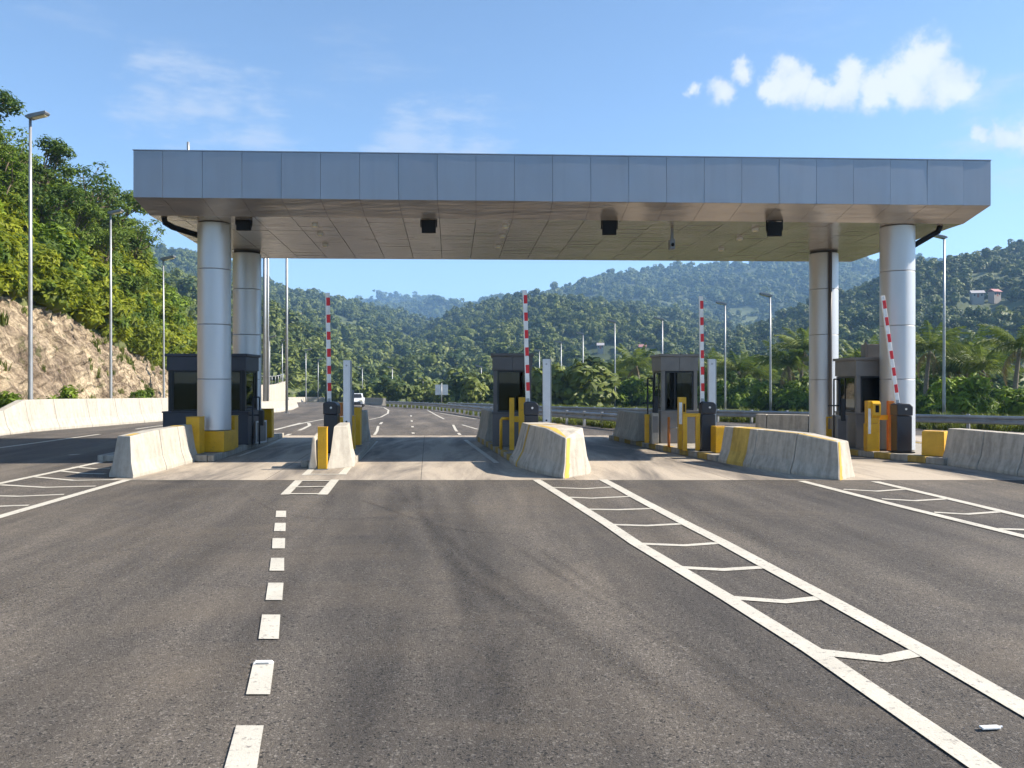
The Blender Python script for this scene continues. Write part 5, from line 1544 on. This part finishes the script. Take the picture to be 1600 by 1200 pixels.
# ------------------------------------------------------------------ white car far down the road
def make_car():
    d = 92
    t = thing('parked_car', 'white car far down the road left of centre', 'car', (PX(556.5, d), d, GZ(d)), R(8))
    w = .86
    prof = [(-2.05, .35), (-2.1, .62), (-1.95, .86), (-1.0, .98), (-.35, 1.48), (1.2, 1.52), (1.95, 1.02), (2.1, .9), (2.1, .35)]
    body = [(-2.05, .32), (-2.1, .62), (-1.95, .86), (-1.0, .97), (1.95, 1.0), (2.1, .88), (2.1, .32)]
    MB().loft([[(-w, y, z) for y, z in body], [(w, y, z) for y, z in body]]).build('body', 'car_white', t, False, .07, 3)
    cab = [(-1.0, .975), (-.35, 1.45), (1.15, 1.47), (1.85, 1.0)]
    MB().loft([[(-w * (.93 if z < 1.2 else .78), y, z) for y, z in cab], [(w * (.93 if z < 1.2 else .78), y, z) for y, z in cab]]).build('cabin', 'car_white', t, False, .05, 2)
    MB().face([(-.68, -.96, 1.02), (.68, -.96, 1.02), (.57, -.42, 1.41), (-.57, -.42, 1.41)]).build('windscreen', 'car_dark', t).location = (0, -.03, .02)
    for s in (-1, 1):
        MB().face([(s * .81, -.7, 1.04), (s * .81, 1.5, 1.04), (s * .70, 1.1, 1.40), (s * .70, -.3, 1.40)]).build('side_window', 'car_dark', t).location = (s * .012, 0, 0)
        MB().box(s * .62 - .17, s * .62 + .17, -2.13, -2.06, .64, .80).build('headlight', 'lens', t, False, .02)
        for y in (-1.35, 1.3):
            o = MB().tube([(s * .70, y, .33), (s * .88, y, .33)], .33, 18).build('wheel', 'tyre', t, 'auto')
            MB().tube([(s * .881, y, .33), (s * .888, y, .33)], .2, 14).build('rim', 'alu_post', o, 'auto')
    MB().box(-.55, .55, -2.125, -2.07, .40, .58).build('grille', 'car_dark', t, False, .01)
    MB().box(-.84, .84, -2.14, -2.02, .26, .38).build('bumper', 'car_dark', t, False, .02)
make_car()

# ------------------------------------------------------------------ small things on the road
t = thing('crushed_bottle', 'flattened pale plastic bottle lying on the asphalt at lower right', 'litter', (GP(1547, 1141).x, GP(1547, 1141).y, .01), .1)
MB().loft([[(-.052 * k, -.0 + dy, z) for dy, z in ((-.018, 0), (.018, 0), (.016, .012), (-.016, .012))] for k in (1, .4, -.5, -.95)]).build('body', 'white_plastic', t, False, .004)
MB().tube([(.052, 0, .006), (.066, 0, .006)], .006, 8).build('cap', 'alu_post', t)
q = GP(411, 1039)
t = thing('road_stud', 'raised pale road stud at the head of a lane dash', 'road stud', (q.x, q.y, .010), .05)
MB().loft([[(-.062, -.02, 0), (.062, -.02, 0), (.062, .03, 0), (-.062, .03, 0)], [(-.05, -.005, .015), (.05, -.005, .015), (.05, .02, .015), (-.05, .02, .015)]]).build('body', 'white_plastic', t, False, .003)
MB().box(-.04, .04, -.019, -.012, .003, .010).build('reflector', 'galvanised', t)

# ------------------------------------------------------------------ air
def mat_haze():
    m = bpy.data.materials.new('haze_air'); m.use_nodes = True; N, L = m.node_tree.nodes, m.node_tree.links
    N.remove(N['Principled BSDF'])
    v = N.new('ShaderNodeVolumePrincipled')
    v.inputs['Color'].default_value = (.36, .62, 1.0, 1); v.inputs['Density'].default_value = 2.6e-4; v.inputs['Anisotropy'].default_value = .15
    L.new(v.outputs[0], N['Material Output'].inputs['Volume'])
    MATS['haze_air'] = m
mat_haze()
hz = MB().box(-6500, 6500, -1600, 6500, -16, 390).build('haze', 'haze_air')
hz['kind'] = 'stuff'
